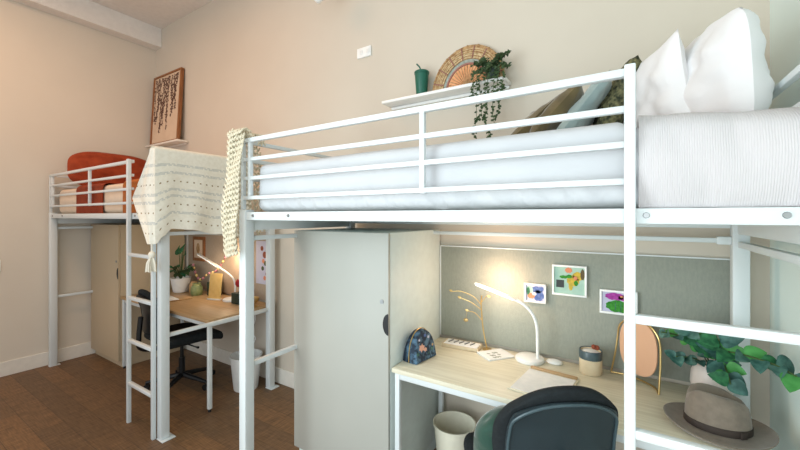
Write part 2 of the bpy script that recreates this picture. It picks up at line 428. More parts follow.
def loft_bed(x0, x1, label, struts, lad=0.46):
    T = thing('loft_bed', label, 'loft bed', ((x0 + x1) / 2, 1.7, 0), 'white steel loft beds')
    p = 0.058
    for (px, py, sx, sy) in ((x0, Y0, 1, 1), (x1 - p, Y0, -1, 1), (x0, Y1 - p, 1, -1), (x1 - p, Y1 - p, -1, -1)):
        top = 1.585
        po = link('post', box(N(), px, px + p, py, py + p, 0.006, top, 0.006), 'steel', T)
        bx0 = px if sx > 0 else px - 0.045
        link('foot_plate', box(N(), bx0 if sx > 0 else px + 0.002, bx0 + p + 0.0 if sx > 0 else px + p + 0.03, py - 0.005, py + p + 0.025, 0.0, 0.006, 0.001), 'steel', po)
    f = Y0 + 0.004
    sr = link('side_rail', box(N(), x0 + p, x1 - p, f, f + 0.028, 1.527, 1.572, 0.004), 'steel', T)
    for bx in (x0 + 0.12, x0 + 0.40, x1 - 0.40, x1 - 0.12):
        bm = N(); cyl(bm, (bx, f + 0.001, 1.552), (bx, f - 0.005, 1.552), 0.009, 0.007, 12); link('bolt', bm, 'bolt', sr)
    link('side_rail', box(N(), x0 + p, x1 - p, Y1 - 0.03, Y1 - 0.002, 1.495, 1.57, 0.004), 'steel', T)
    for ex in (x0 + 0.012, x1 - 0.042):
        link('end_rail', box(N(), ex, ex + 0.03, Y0 + p, Y1 - p, 1.47, 1.57, 0.004), 'steel', T)
    link('bed_base', box(N(), x0 + 0.05, x1 - 0.05, Y0 + 0.035, Y1 - 0.035, 1.545, 1.565), 'slat', T)
    for k in range(5):
        sx_ = x0 + 0.3 + k * (x1 - x0 - 0.6) / 4
        link('cross_bar', box(N(), sx_ - 0.015, sx_ + 0.015, Y0 + 0.033, Y1 - 0.031, 1.530, 1.5445, 0.003), 'steel', T)
    # ladder
    lx0 = x1 - lad; lx1 = lx0 + 0.385
    la = link('ladder_upright', box(N(), lx0 - 0.013, lx0 + 0.015, 1.203, 1.229, 0.0, RZ[0] + 0.013, 0.004), 'steel', T)
    link('ladder_upright', box(N(), lx1 - 0.014, lx1 + 0.014, 1.203, 1.229, 0.0, RZ[0] + 0.013, 0.004), 'steel', T)
    for z in (0.30, 0.62, 0.94, 1.262):
        link('rung', sq(N(), (lx0 + 0.013, 1.216, z), (lx1 - 0.014, 1.216, z), 0.026, 0.005), 'steel', T)
    # front guard
    gx0 = x0 + 0.085
    for i, z in enumerate(RZ):
        link('guard_rail', sq(N(), (x0 + (0.012 if i == 0 else 0.034), 1.243, z), (lx0 - 0.0, 1.243, z), 0.024 if i == 0 else 0.02), 'steel', T)
    link('guard_upright', sq(N(), (gx0, 1.243, 1.638), (gx0, 1.243, RZ[0]), 0.022), 'steel', T)
    for sx_ in struts:
        link('guard_upright', sq(N(), (sx_, 1.243, 1.638), (sx_, 1.243, RZ[0]), 0.021), 'steel', T)
    for ex in (x0 + 0.012, x1 - 0.034):
        link('guard_upright', box(N(), ex, ex + 0.022, 1.232, 1.254, 1.586, RZ[0] + 0.012, 0.003), 'steel', T)
    # end guards and braces
    for ex in (x0 + 0.028, x1 - 0.028):
        for z in RZ[:3]:
            link('end_guard_rail', sq(N(), (ex, Y0 + p, z), (ex, Y1 - 0.03, z), 0.022), 'steel', T)
        link('end_guard_upright', sq(N(), (ex, Y1 - 0.035, 1.57), (ex, Y1 - 0.035, RZ[0]), 0.024), 'steel', T)
        for z in (1.425, 0.712):
            link('brace_bar', sq(N(), (ex, Y0 + p, z), (ex, Y1 - p, z), 0.026), 'steel', T)
    bm = N(); sq(bm, (x0 + p, Y1 - 0.03, 1.44), (x1 - p, Y1 - 0.03, 1.44), 0.022)
    for q in (x0 + p + 0.025, x1 - p - 0.025): box(bm, q - 0.025, q + 0.025, Y1 - 0.045, Y1 - 0.015, 1.422, 1.458, 0.004)
    link('rear_brace', bm, 'steel', T)
    return T

loft_bed(-1.84, 0.44, 'nearer white metal loft bed with white bedding above the pale wardrobe and desk', [-0.681], 0.44)
loft_bed(-5.08, -2.72, 'far white metal loft bed against the left wall with rust bedding', [-4.02])

# mattresses
def wrinkle(p):
    q = Vector(p)
    if q.y < 1.32:
        k = max(0.0, min(1.0, (1.68 - q.z) / 0.07)) * (1.0 if q.z > 1.578 else 0.4)
        w = nz((q.x * 14 + q.z * 9, q.z * 3, 0), 1.0, 2) * 0.018 * k + nz((q.x * 38 + q.z * 30, q.z * 5, 0), 1.0, 4) * 0.009 * k
        w += nz((q.x * 3, q.z * 6, 0), 1.0, 8) * 0.006
        q.y += w
    if q.z > 1.7:
        q.z += 0.006 * nz((q.x * 2.2, q.y * 2.2, 1), 1.0, 5)
        if q.x > -0.03: q.z -= 0.02 * min(1, (q.x + 0.03) / 0.05) + 0.035 * (q.x + 0.03) / 0.4
    return q
def wr_left(p):
    q = Vector(p); q.z += 0.006 * nz((q.x * 3, q.y * 3, 1)) if q.z > 1.7 else 0
    return q
bm = soft_box(N(), -1.765, 0.37, 1.287, 2.13, 1.574, 1.843, 0.045, (260, 30, 20), wrinkle)
tag(link('mattress', bm, 'sheet'), 'mattress in a smooth white sheet on the nearer loft bed', 'mattress')
bm = soft_box(N(), -5.005, -2.80, 1.287, 2.13, 1.568, 1.825, 0.05, (60, 30, 10), wr_left)
tag(link('mattress', bm, 'peach'), 'mattress in a pale peach sheet on the far loft bed', 'mattress')

def drape(x0, x1, yf, zb, zt, yb, seed, nx=40, amp=0.004, rr=0.05, puff=0.0, thick=0.006, slope=0.0):
    prof = []
    for k in range(9): prof.append((yf, zb + (zt - rr - zb) * k / 8))
    for k in range(1, 8):
        a = PI / 2 * k / 7; prof.append((yf + rr - rr * math.cos(a), zt - rr + rr * math.sin(a)))
    for k in range(1, 12): prof.append((yf + rr + (yb - yf - rr) * k / 11, zt))
    g = []
    for i in range(nx + 1):
        x = x0 + (x1 - x0) * i / nx; row = []
        for j, (y, z) in enumerate(prof):
            e = 1.0 if 0 < j < len(prof) - 1 else 0.3
            d = amp * nz((x * 7, y * 5, z * 7), 1.0, seed) * e
            pf = puff * math.sin(PI * max(0, min(1, (z - zb) / (zt - zb)))) if y < yf + rr else 0
            if y > yf + rr - 1e-6: row.append((x, y, z + abs(d) + puff * 0.4))
            else: row.append((x, y - abs(d) - pf, z + (puff * 0.4 if j > 8 else 0)))
        g.append([(a, b, c + slope * (1 - i / nx) * max(0, min(1, (c - zb) / (zt - zb)))) for a, b, c in row])
    return sheet(N(), g, thick)
tag(link('throw_blanket', drape(-4.44, -3.83, 1.274, 1.575, 1.84, 1.9, 3, 24, 0.002), 'rust'), 'rust blanket band lying over the far mattress below the rust pillow', 'blanket')
tag(link('throw_blanket', drape(-3.43, -3.19, 1.274, 1.575, 1.84, 2.05, 4, 16, 0.002), 'ochre'), 'narrow ochre blanket band over the far mattress near its ladder', 'blanket')
bm = drape(0.022, 0.375, 1.262, 1.576, 1.797, 2.0, 6, 60, 0.014, 0.055, 0.034, 0.012, 0.035)
tag(link('coverlet', bm, 'ribbed'), 'ribbed white coverlet bulging over the front of the nearer mattress', 'coverlet')

# pillows
def pm(c, rz, tilt, lean=0.0, flip=0):
    # local x=width, y=height (up), z=thickness (normal)
    return Matrix.Translation(c) @ Matrix.Rotation(rz, 4, 'Z') @ Matrix.Rotation(lean, 4, 'Y') @ Matrix.Rotation(PI / 2 + tilt, 4, 'X')
def pm2(c, th, yaw=0.0, roll=0.0):
    """cushion resting back: width along Y, height rising towards +X by th above level"""
    W = Vector((0, 1, 0)); L = Vector((math.cos(th), 0, math.sin(th))); Nn = W.cross(L)
    m = Matrix((W, L, Nn)).transposed().to_4x4()
    return Matrix.Translation(c) @ Matrix.Rotation(yaw, 4, 'Z') @ m @ Matrix.Rotation(roll, 4, 'Z')
tag(link('pillow', pillow(N(), 0.54, 0.46, 0.20, pm((0.262, 1.80, 2.02), R(103), R(-3)), wr=0.045, seed=1, pin=0.0, rnd=0.74), 'pillow'),
    'largest white pillow standing upright at right end of nearer bed', 'pillow', None)
tag(link('pillow', pillow(N(), 0.44, 0.42, 0.13, pm((0.085, 1.87, 2.015), R(116), R(-6)) @ Matrix.Rotation(R(-5), 4, 'Z'), wr=0.025, seed=5, pin=0.05), 'pillow'),
    'smaller white pillow with a pointed corner between the big pillow and green knit cushion', 'pillow')
tag(link('cushion', pillow(N(), 0.36, 0.44, 0.13, pm2((-0.06, 2.02, 2.055), R(68), R(6), R(10)), wr=0.03, seed=9, pin=0.03), 'knit_green'),
    'dark green chunky knit cushion beside the white pillows', 'cushion')
tag(link('cushion', pillow(N(), 0.34, 0.39, 0.10, pm2((-0.20, 1.94, 2.02), R(52), R(4)), wr=0.02, seed=11, pin=0.03), 'greyblue'),
    'pale grey blue velvet cushion between olive and knitted green cushions', 'cushion')
tag(link('cushion', pillow(N(), 0.36, 0.42, 0.12, pm2((-0.335, 1.97, 2.005), R(46), R(3)), wr=0.03, seed=12, pin=0.03), 'olive'),
    'olive velvet cushion directly left of the pale blue cushion', 'cushion')
tag(link('cushion', pillow(N(), 0.36, 0.42, 0.11, pm2((-0.445, 2.0, 1.985), R(40), R(3)), wr=0.03, seed=14, pin=0.03), 'olive'),
    'olive velvet cushion leaning lowest, leftmost of the cushion row', 'cushion')
tag(link('pillow', pillow(N(), 0.80, 0.40, 0.22, pm((-4.87, 1.72, 2.045), R(91), R(0)), wr=0.04, seed=21, pin=0.0, rnd=0.6), 'rust'),
    'long rust orange pillow standing along the left wall on far bed', 'pillow')

# ------------------------------------------------------------------ throws over the rails
def throw_a():
    cx, cy = -2.685, 1.175           # outer corner of the hang
    nf, ns, nv = 26, 64, 70
    grid = []
    def hem(y):
        pts = [(1.175, 1.36), (1.22, 1.41), (1.28, 1.46), (1.40, 1.45), (1.6, 1.41), (1.92, 1.36)]
        for a, b in zip(pts, pts[1:]):
            if y <= b[0]: 
                k = (y - a[0]) / (b[0] - a[0]); k = k * k * (3 - 2 * k); return a[1] + (b[1] - a[1]) * k
        return pts[-1][1]
    top = 1.995
    for i in range(nf + ns + 1):
        row = []
        for j in range(nv + 1):
            v = j / nv
            if i < nf:
                f = 1 - i / nf           # 1 at free edge
                hz = 1.36
                vv = min(1, v / 0.86)
                z = top - (top - hz) * vv
                k = (top - z) / (top - hz)
                w = 0.06 + 0.23 * min(1, k / 0.5) if k < 0.5 else 0.29 - 0.25 * (k - 0.5) / 0.5
                x = cx - w * f; y = cy + 0.012 * math.sin(f * 9 + k * 3) * (0.3 + k) - 0.01 * k
                if v > 0.86:
                    q = (v - 0.86) / 0.14
                    z = top + 0.018 * math.sin(q * PI / 2); y = cy + 0.10 * q; x = cx - 0.07 * f - 0.05 * q
                    # top cap handled by reversing below
                row.append((x, y, z) if v <= 0.86 else None)
            else:
                g = (i - nf) / ns
                y = cy + (1.90 - cy) * g
                vv = min(1, v / 0.86); hz = hem(y)
                z = top - (top - hz) * vv; k = vv
                x = cx + 0.010 * math.sin(y * 26 + k * 2) * k + 0.012 * nz((y * 4, z * 4, 0)) * k + 0.01
                row.append((x, y, z) if v <= 0.86 else None)
        # rows above run from the rail downwards; now add the part that folds over the rail inwards
        base = [p for p in row if p]
        b0 = Vector(base[0]); fold = []
        inn = Vector((-1, 0, 0)) if i >= nf else Vector((0, 1, 0))
        for q in range(1, 9):
            a = PI * q / 8
            fold.append(tuple(b0 + inn * 0.04 * (1 - math.cos(a)) + Vector((0, 0, 0.025 * math.sin(a)))))
        last = Vector(fold[-1])
        if i >= nf + 0:
            for q in range(1, 5): fold.append(tuple(last + Vector((0, 0, -0.03 * q))))
        else:
            for q in range(1, 5): fold.append(tuple(last + Vector((0, 0, -0.008 * q))))
        grid.append(list(reversed(fold)) + base)
    H = len(grid[0])
    def mi(i, j):
        k = j - 12
        if k < 0: return 0
        for c0 in (22, 40, 53):
            if k == c0 and i % 4 == 0: return 2
        for c0 in (9, 15, 28, 33, 46):
            if c0 <= k <= c0 + 1 and (i * 7 + k * 3) % 11 > 1: return 1
        return 0
    t = thing('throw_blanket', 'cream woven throw with grey bands, dots and a tassel draped over the far bed end', 'throw blanket', (cx, 1.5, 1.3))
    link('cloth', sheet(N(), grid, 0.006, mi), ['throw', 'throw_grey', 'throw_dot'], t)
    # tassel
    bm = N(); tx, ty, tz = -2.695, 1.165, 1.35
    tube(bm, [(tx, ty, tz + 0.03), (tx - 0.004, ty, tz - 0.05)], 0.004, 6)
    ball(bm, (tx - 0.004, ty, tz - 0.06), 0.022, (1, 1, 1.1))
    for k in range(26):
        a = random.uniform(0, 2 * PI); r = random.uniform(0.004, 0.03)
        tube(bm, [(tx - 0.004 + 0.5 * r * math.cos(a) * 0.6, ty + 0.3 * r * math.sin(a), tz - 0.07), (tx - 0.004 + r * math.cos(a), ty + r * math.sin(a), tz - 0.115),
                  (tx - 0.004 + 1.25 * r * math.cos(a), ty + r * 1.2 * math.sin(a), tz - 0.165 - 0.012 * random.random())], 0.0042, 5)
    link('tassel', bm, 'throw', t)
throw_a()

def throw_b():
    """chunky knit: columns of slanted yarn stitches over the rail"""
    cx, cy = -1.868, 1.185
    t = thing('knitted_throw', 'chunky cream knitted throw hanging over left end rail of nearer bed', 'throw blanket', (cx, 1.4, 1.3))
    cols = []
    for k in range(6): cols.append((cx + 0.108 - 0.021 * k, cy - 0.004, Vector((0, -1, 0)), Vector((1, 0, 0))))
    for k in range(8): cols.append((cx, cy + 0.014 + 0.023 * k, Vector((-1, 0, 0)), Vector((0, -1, 0))))
    bm = N()
    for ci, (x, y, n, side) in enumerate(cols):
        hang = 0.66 - 0.012 * abs(ci - 4) + 0.01 * math.sin(ci * 2.1) if ci > 4 else 0.64 + 0.004 * ci
        if ci > 10: hang -= 0.02 * (ci - 10)
        step = 0.030; L = 0.10 + 0.07 + hang; m = int(L / step)
        for j in range(m):
            s = j * step
            if s < hang:
                z = 1.335 + (0.66 - hang) + s; off = 0.006 * math.sin(s * 17 + ci * 0.8); sway = 0.016 * math.sin(s * 6 + 0.5) + 0.012 * (1 - s / hang)
                p = Vector((x, y, z)) + n * (off + sway) - side * (0.016 * max(0, ci - 6) * (1 - s / hang)); d = Vector((0, 0, 1))
            elif s < hang + 0.12:
                a = PI * (s - hang) / 0.12; r = 0.034
                p = Vector((x, y, 1.985)) - n * r * (1 - math.cos(a)) + Vector((0, 0, r * math.sin(a) * 1.1)); d = -n * math.sin(a) + Vector((0, 0, math.cos(a)))
            else:
                p = Vector((x, y, 1.985)) - n * 0.068 + Vector((0, 0, -(s - hang - 0.12))); d = Vector((0, 0, -1))
            if p.z > 1.995 - 1e-4 and ci < 3: p += Vector((0, 0.0, 0))
            for sg in (-1, 1):
                dd = (d + side * 0.55 * sg).normalized()
                rot = frame_to(dd)
                ball(bm, p + side * 0.0062 * sg, 0.0072, (0.85, 0.85, 2.55), 0, 7, 5, rot)
    link('knit_stitches', bm, 'knit', t)
throw_b()

# ------------------------------------------------------------------ wardrobes
def wardrobe(x0, x1, yf, label, doors, cab='cabinet'):
    T = thing('wardrobe', label, 'wardrobe', ((x0 + x1) / 2, (yf + WY) / 2, 0), 'pale laminate wardrobes under the beds')
    yb = WY - 0.018
    link('body', box(N(), x0, x1, yf + 0.02, yb, 0.07, 1.458, 0.002), 'cabinet_lit_side' if cab == 'cabinet' else cab, T)
    link('plinth', box(N(), x0 + 0.005, x1 - 0.005, yf + 0.04, yb - 0.01, 0.0, 0.069), 'cabinet_lit_side' if cab == 'cabinet' else cab, T)
    n = doors; w = (x1 - x0) / n
    for k in range(n):
        a = x0 + k * w + 0.001; b = x0 + (k + 1) * w - 0.001
        d = link('door', box(N(), a, b, yf, yf + 0.018, 0.072, 1.457, 0.002), cab, T)
        # half-moon finger pull near the opening edge
        bm = N(); pts = []; zc = 0.965; r = 0.058
        for q in range(17):
            an = PI / 2 + PI * q / 16; pts.append((b + 0.000 + r * 0.62 * math.cos(an), zc + r * math.sin(an)))
        vf = [bm.verts.new((u, yf - 0.0015, v)) for u, v in pts]; vb = [bm.verts.new((u, yf + 0.0006, v)) for u, v in pts]
        bm.faces.new(vf); bm.faces.new(vb[::-1])
        for q in range(17): bm.faces.new((vf[q], vb[q], vb[(q + 1) % 17], vf[(q + 1) % 17]))
        link('finger_pull', bm, 'black', d, False)
        bm = N(); cyl(bm, (b - 0.042, yf + 0.001, 1.085), (b - 0.042, yf - 0.004, 1.085), 0.012, seg=18); cyl(bm, (b - 0.042, yf - 0.004, 1.085), (b - 0.042, yf - 0.0055, 1.085), 0.005, seg=10)
        link('lock', bm, 'bolt', d)
    return T
wardrobe(-1.827, -1.092, 1.612, 'pale grey wardrobe with black half-moon pull under the nearer bed', 1)
wardrobe(-5.095, -4.385, 1.585, 'pale wardrobe at left wall under the far bed, coloured for warm dim light', 1, 'cabinet_warm_shade')

# ------------------------------------------------------------------ pinboards
def pinboard(x0, x1, label, fab='panel'):
    T = thing('pinboard', label, 'pinboard', ((x0 + x1) / 2, WY, 0.74), 'fabric pinboards behind the desks')
    link('fabric_board', box(N(), x0, x1, 2.232, 2.2535, 0.745, 1.345, 0.002), fab, T)
    bm = N(); box(bm, x0 - 0.008, x0 - 0.001, 2.228, 2.2535, 0.745, 1.35); box(bm, x1 + 0.001, x1 + 0.008, 2.228, 2.2535, 0.745, 1.35)
    box(bm, x0, x1, 2.228, 2.2535, 1.346, 1.352)
    link('edge_trim', bm, 'steel', T)
pinboard(-1.08, 0.40, 'grey fabric pinboard behind the nearer desk with three small pictures')
pinboard(-4.30, -2.84, 'fabric pinboard behind the far desk, lamp warmth in its colour', 'panel_lamplit')

# ------------------------------------------------------------------ desks
def desk(x0, x1, yf, wood, label):
    T = thing('desk', label, 'desk', ((x0 + x1) / 2, 1.9, 0), 'oak topped desks with white steel legs')
    yb = 2.226
    link('desktop', box(N(), x0, x1, yf, yb, 0.706, 0.731, 0.003), wood, T)
    w = 0.03
    for lx in (x0 + 0.012, x1 - 0.012 - w):
        for ly in (yf + 0.012, yb - 0.05):
            l = link('leg', box(N(), lx, lx + w, ly, ly + w, 0.022, 0.7055, 0.004), 'steel', T)
            bm = N(); cyl(bm, (lx + w / 2, ly + w / 2, 0), (lx + w / 2, ly + w / 2, 0.022), 0.013, 0.010, 12); link('glide', bm, 'black', l)
    bm = N(); a = x0 + 0.012 + w; b = x1 - 0.012 - w
    box(bm, a, b, yf + 0.012, yf + 0.036, 0.672, 0.7055, 0.003); box(bm, a, b, yb - 0.046, yb - 0.024, 0.672, 0.7055, 0.003)
    for lx in (x0 + 0.014, x1 - 0.012 - w + 0.002): box(bm, lx, lx + w - 0.004, yf + 0.012 + w, yb - 0.05, 0.672, 0.7055, 0.003)
    link('apron', bm, 'steel', T)
    return T
desk(-1.086, 0.372, 1.632, 'oak', 'pale oak desk with white legs under the nearer bed')
desk(-4.375, -2.785, 1.598, 'oak_warm', 'warm oak desk with white legs under the far bed')

# ------------------------------------------------------------------ bins
def bin_(c, r, h, m, label):
    bm = N()
    lathe(bm, [(0, 0.004), (r * 0.72, 0.004), (r * 0.74, 0.0), (r * 0.77, 0.01), (r * 0.97, h - 0.015), (r * 1.02, h - 0.012), (r * 1.03, h), (r * 0.98, h), (r * 0.95, h - 0.01), (r * 0.75, 0.016), (0, 0.012)], c, 40)
    tag(link('waste_bin', bm, m), label, 'waste bin')
bin_((-0.89, 2.02, 0), 0.125, 0.31, 'bin', 'round cream plastic waste bin under the nearer desk')
bin_((-2.93, 2.03, 0), 0.135, 0.30, 'binw', 'round white waste bin under the far desk')

# ------------------------------------------------------------------ office chairs
def chair(loc, rz, label, hb, bw, bmat, smat):
    """faces local +Y"""
    XF[0] = Matrix.Translation(loc) @ Matrix.Rotation(rz, 4, 'Z')
    T = thing('office_chair', label, 'office chair', (0, 0, 0), 'black swivel office chairs')
    def curve_back(p):
        q = Vector(p); u = q.x / (bw / 2); k = (q.z - 0.52) / (hb - 0.52)
        q.y += 0.055 * u * u - 0.05 * k + 0.035 * math.sin(PI * k)
        # rounded top outline
        if k > 0.55: q.x *= 1 - 0.16 * ((k - 0.55) / 0.45) ** 2.4
        if k > 0: q.z -= 0.10 * min(1, abs(u)) ** 2.3 * max(0, k) ** 2
        if k < 0.35: q.x *= 1 - 0.10 * ((0.35 - k) / 0.35) ** 2
        return q
    link('seat', soft_box(N(), -0.27, 0.25, -0.22, 0.29, 0.43, 0.51, 0.039, (20, 20, 6), lambda p: Vector((p.x * (1 - 0.12 * max(0, p.y / 0.25) ** 3), p.y, p.z - 0.035 * max(0, p.y / 0.25) ** 3))), 'chair_fabric', T)
    bk = link('backrest', soft_box(N(), -bw / 2, bw / 2, -0.285, -0.235, 0.52, hb, 0.024, (26, 4, 26), curve_back), bmat, T)
    s = 0.86
    link('back_shell', soft_box(N(), -bw / 2 * s, bw / 2 * s, -0.303, -0.287, 0.56, hb - 0.045, 0.0078, (26, 2, 26), curve_back), smat, bk)
    hw = bw / 2 * s * 0.97; zt_ = hb - 0.052; rim = [(-hw, z) for z in (0.60, 0.68, 0.76, 0.84)] + [(hw * math.sin(-PI / 2 + PI * k / 16) if 0 < k < 16 else (-hw if k == 0 else hw), zt_ - 0.05 * abs(2 * k / 16 - 1) ** 3) for k in range(17)] + [(hw, z) for z in (0.84, 0.76, 0.68, 0.60)]
    bm = N(); tube(bm, [curve_back(Vector((x, -0.304, z))) for x, z in rim], 0.0055, 8); link('shell_highlight_rim', bm, 'rim_highlight' if smat == 'chair_shell' else 'black', bk)  # tube added to draw the shell's edge highlight; black on the far chair
    bm = N(); tube(bm, smooth_pts([(0, -0.02, 0.405), (0, -0.22, 0.40), (0, -0.325, 0.44), (0, -0.335, 0.54), (0, -0.322, 0.70)]), 0.02, 8); link('back_support', bm, 'black', T)
    bm = N(); box(bm, -0.09, 0.09, -0.10, 0.10, 0.385, 0.418, 0.006); link('seat_plate', bm, 'black', T)
    bm = N(); cyl(bm, (0, 0, 0.08), (0, 0, 0.26), 0.026); cyl(bm, (0, 0, 0.26), (0, 0, 0.386), 0.015); link('gas_lift', bm, 'black', T)
    bm = N(); tube(bm, [(0.07, 0, 0.40), (0.22, 0.02, 0.395), (0.27, 0.02, 0.40)], [0.006, 0.006, 0.011], 8); link('lever', bm, 'black', T)
    for k in range(5):
        a = 2 * PI * k / 5 + 0.35
        bm = N(); c, s_ = math.cos(a), math.sin(a)
        tube(bm, [(0.0, 0.0, 0.105), (0.15 * c, 0.15 * s_, 0.088), (0.28 * c, 0.28 * s_, 0.068)], [0.026, 0.020, 0.014], 8)
        l = link('base_leg', bm, 'black', T)
        bm = N(); px, py = 0.275 * c, 0.275 * s_
        for o_ in (-0.014, 0.014):
            cyl(bm, (px - s_ * (o_ - 0.008), py + c * (o_ - 0.008), 0.026), (px - s_ * (o_ + 0.008), py + c * (o_ + 0.008), 0.026), 0.026, seg=14)
        cyl(bm, (px, py, 0.026), (px, py, 0.07), 0.008, seg=8)
        link('caster', bm, 'black', l)
    XF[0] = Matrix.Identity(4)
    return T
ch_rz = R(35)
chair((-0.355, 1.628, 0), ch_rz, 'black swivel chair with grey back shell and green cushion at nearer desk', 0.96, 0.47, 'chair_fabric', 'chair_shell')
chair((-3.46, 1.74, 0), R(-4), 'black swivel chair tucked at the far desk behind the ladder', 0.93, 0.42, 'chair_fabric', 'black')
XF[0] = Matrix.Translation((-0.355, 1.628, 0)) @ Matrix.Rotation(ch_rz, 4, 'Z')
bm = pillow(N(), 0.33, 0.30, 0.13, Matrix.Translation((-0.125, -0.15, 0.665)) @ Matrix.Rotation(R(-6), 4, 'Z') @ Matrix.Rotation(PI / 2 + R(8), 4, 'X'), wr=0.02, seed=31, pin=0.0, rnd=0.35)
tag(link('cushion', bm, 'green_velvet'), 'emerald green velvet cushion on the seat of the nearer chair', 'cushion')
XF[0] = Matrix.Identity(4)

# ------------------------------------------------------------------ near desk items
DZ = 0.7315
def desk_lamp(base, arm, head_a, head_b, label, flip=0):
    T = thing('desk_lamp', label, 'desk lamp', base, 'white LED desk lamps')
    bm = N(); lathe(bm, [(0, 0), (0.074, 0), (0.078, 0.004), (0.077, 0.018), (0.07, 0.024), (0.02, 0.028), (0, 0.028)], base, 36); link('base', bm, 'white', T)
    bm = N(); tube(bm, smooth_pts(arm, 6), 0.0085, 10); link('arm', bm, 'white', T)
    a = Vector(head_a); b = Vector(head_b); d = (b - a); L = d.length
    rot = Matrix.Translation((a + b) / 2) @ d.to_track_quat('X', 'Z').to_matrix().to_4x4()
    bm = N(); box(bm, -L / 2, L / 2, -0.016, 0.016, -0.002, 0.009, 0.004, mtx=rot); h = link('lamp_head', bm, 'white', T)
    bm = N(); box(bm, -L / 2 + 0.01, L / 2 - 0.01, -0.012, 0.012, -0.0045, -0.0022, 0, mtx=rot); link('light_strip', bm, 'led', h, False)
    return T
desk_lamp((-0.478, 2.13, DZ), [(-0.432, 2.12, DZ + 0.02), (-0.432, 2.115, 0.82), (-0.434, 2.11, 0.93), (-0.455, 2.105, 1.0), (-0.50, 2.10, 1.05), (-0.555, 2.095, 1.078)],
          (-0.548, 2.09, 1.074), (-0.775, 2.05, 1.15), 'white LED desk lamp glowing on the nearer desk')
def light(kind, name, loc, energy, color, size=0.1, rot=None, sizey=None, spot=None):
    l = bpy.data.lights.new(name, kind); l.energy = energy; l.color = color
    if kind == 'AREA':
        l.size = size
        if sizey: l.shape = 'RECTANGLE'; l.size_y = sizey
    elif kind in ('POINT', 'SPOT'): l.shadow_soft_size = size
    if kind == 'SPOT' and spot: l.spot_size = spot; l.spot_blend = 0.9
    o = bpy.data.objects.new(name, l); COL.objects.link(o); o.location = loc
    if rot: o.rotation_euler = rot
    return o

# charger puck with cable
bm = N(); lathe(bm, [(0, 0), (0.036, 0), (0.042, 0.005), (0.038, 0.014), (0.02, 0.02), (0, 0.021)], (-0.352, 2.165, DZ), 28, sx=1.0, sy=0.75)
t = thing('charger_puck', 'small white oval puck on the desk beside the lamp base', 'charger', (-0.352, 2.165, DZ)); link('body', bm, 'white', t)
bm = N(); tube(bm, smooth_pts([(-0.395, 2.16, DZ + 0.006), (-0.398, 2.15, DZ + 0.004), (-0.3995, 2.14, DZ + 0.004)]), 0.003, 6); link('cable', bm, 'white', t)

# tray
t = thing('desk_tray', 'long pale wooden tray of white paper at back left of nearer desk', 'tray', (-0.885, 2.12, DZ))
mt = Matrix.Translation((-0.885, 2.125, DZ)) @ Matrix.Rotation(R(4), 4, 'Z')
bm = N(); box(bm, -0.115, 0.115, -0.055, 0.055, 0, 0.006, mtx=mt)
for (a, b, c, d) in ((-0.115, 0.115, -0.055, -0.048), (-0.115, 0.115, 0.048, 0.055), (-0.115, -0.108, -0.048, 0.048), (0.108, 0.115, -0.048, 0.048)): box(bm, a, b, c, d, 0.0, 0.023, 0.001, mtx=mt)
link('box', bm, 'ceramic_cream', t)
bm = N(); box(bm, -0.105, 0.105, -0.045, 0.045, 0.007, 0.024, 0.002, mtx=mt); tag(link('note_stack', bm, 'paper'), 'stack of white note cards lying in the wooden tray', 'note cards')
bm = N()
for k in range(5): cyl(bm, mt @ Vector((-0.08 + 0.035 * k, -0.02, 0.028)), mt @ Vector((-0.065 + 0.035 * k, 0.025, 0.028)), 0.0035, seg=8)
tag(link('earrings', bm, 'bolt'), 'small grey trinkets lying on the note cards in the tray', 'trinkets')
# jewellery tree
t = thing('jewellery_stand', 'thin gold branching jewellery tree behind the tray', 'jewellery stand', (-0.74, 2.15, DZ))
bm = N(); lathe(bm, [(0, 0), (0.028, 0), (0.028, 0.004), (0.006, 0.008), (0, 0.008)], (-0.74, 2.17, DZ), 20); link('base', bm, 'gold', t)
bm = N(); tube(bm, smooth_pts([(-0.74, 2.17, DZ + 0.005), (-0.765, 2.17, 0.86), (-0.775, 2.165, 1.0), (-0.77, 2.16, 1.06)]), 0.0042, 7); link('trunk', bm, 'gold', t)
for pts in ([(-0.768, 2.17, 0.90), (-0.81, 2.16, 0.945), (-0.85, 2.15, 0.955)], [(-0.775, 2.165, 1.0), (-0.82, 2.15, 1.05), (-0.90, 2.14, 1.075), (-0.95, 2.13, 1.07)],
            [(-0.775, 2.165, 0.97), (-0.83, 2.15, 1.01), (-0.90, 2.15, 1.03)], [(-0.77, 2.165, 1.02), (-0.74, 2.16, 1.06), (-0.71, 2.15, 1.06)]):
    bm = N(); tube(bm, smooth_pts(pts, 4), 0.0026, 6); link('branch', bm, 'gold', t)
bm = N()
for p in ((-0.85, 2.15, 0.955), (-0.95, 2.13, 1.07), (-0.90, 2.15, 1.03), (-0.71, 2.15, 1.06)): leaf(bm, p, (p[0] - 0.025, p[1], p[2] + 0.008), 0.014, (0, -1, 0.3))
link('leaf_hooks', bm, 'gold', t)
bm = N(); lathe(bm, [(0, 0), (0.014, 0.006), (0.016, 0.014), (0.008, 0.022), (0.0, 0.024)], (-0.868, 2.145, 0.885), 12, sy=0.4); tube(bm, [(-0.86, 2.148, 0.953), (-0.867, 2.146, 0.91)], 0.0012, 5)
tag(link('earring', bm, 'gold'), 'pale gold shell earring hanging from the jewellery tree', 'earring')
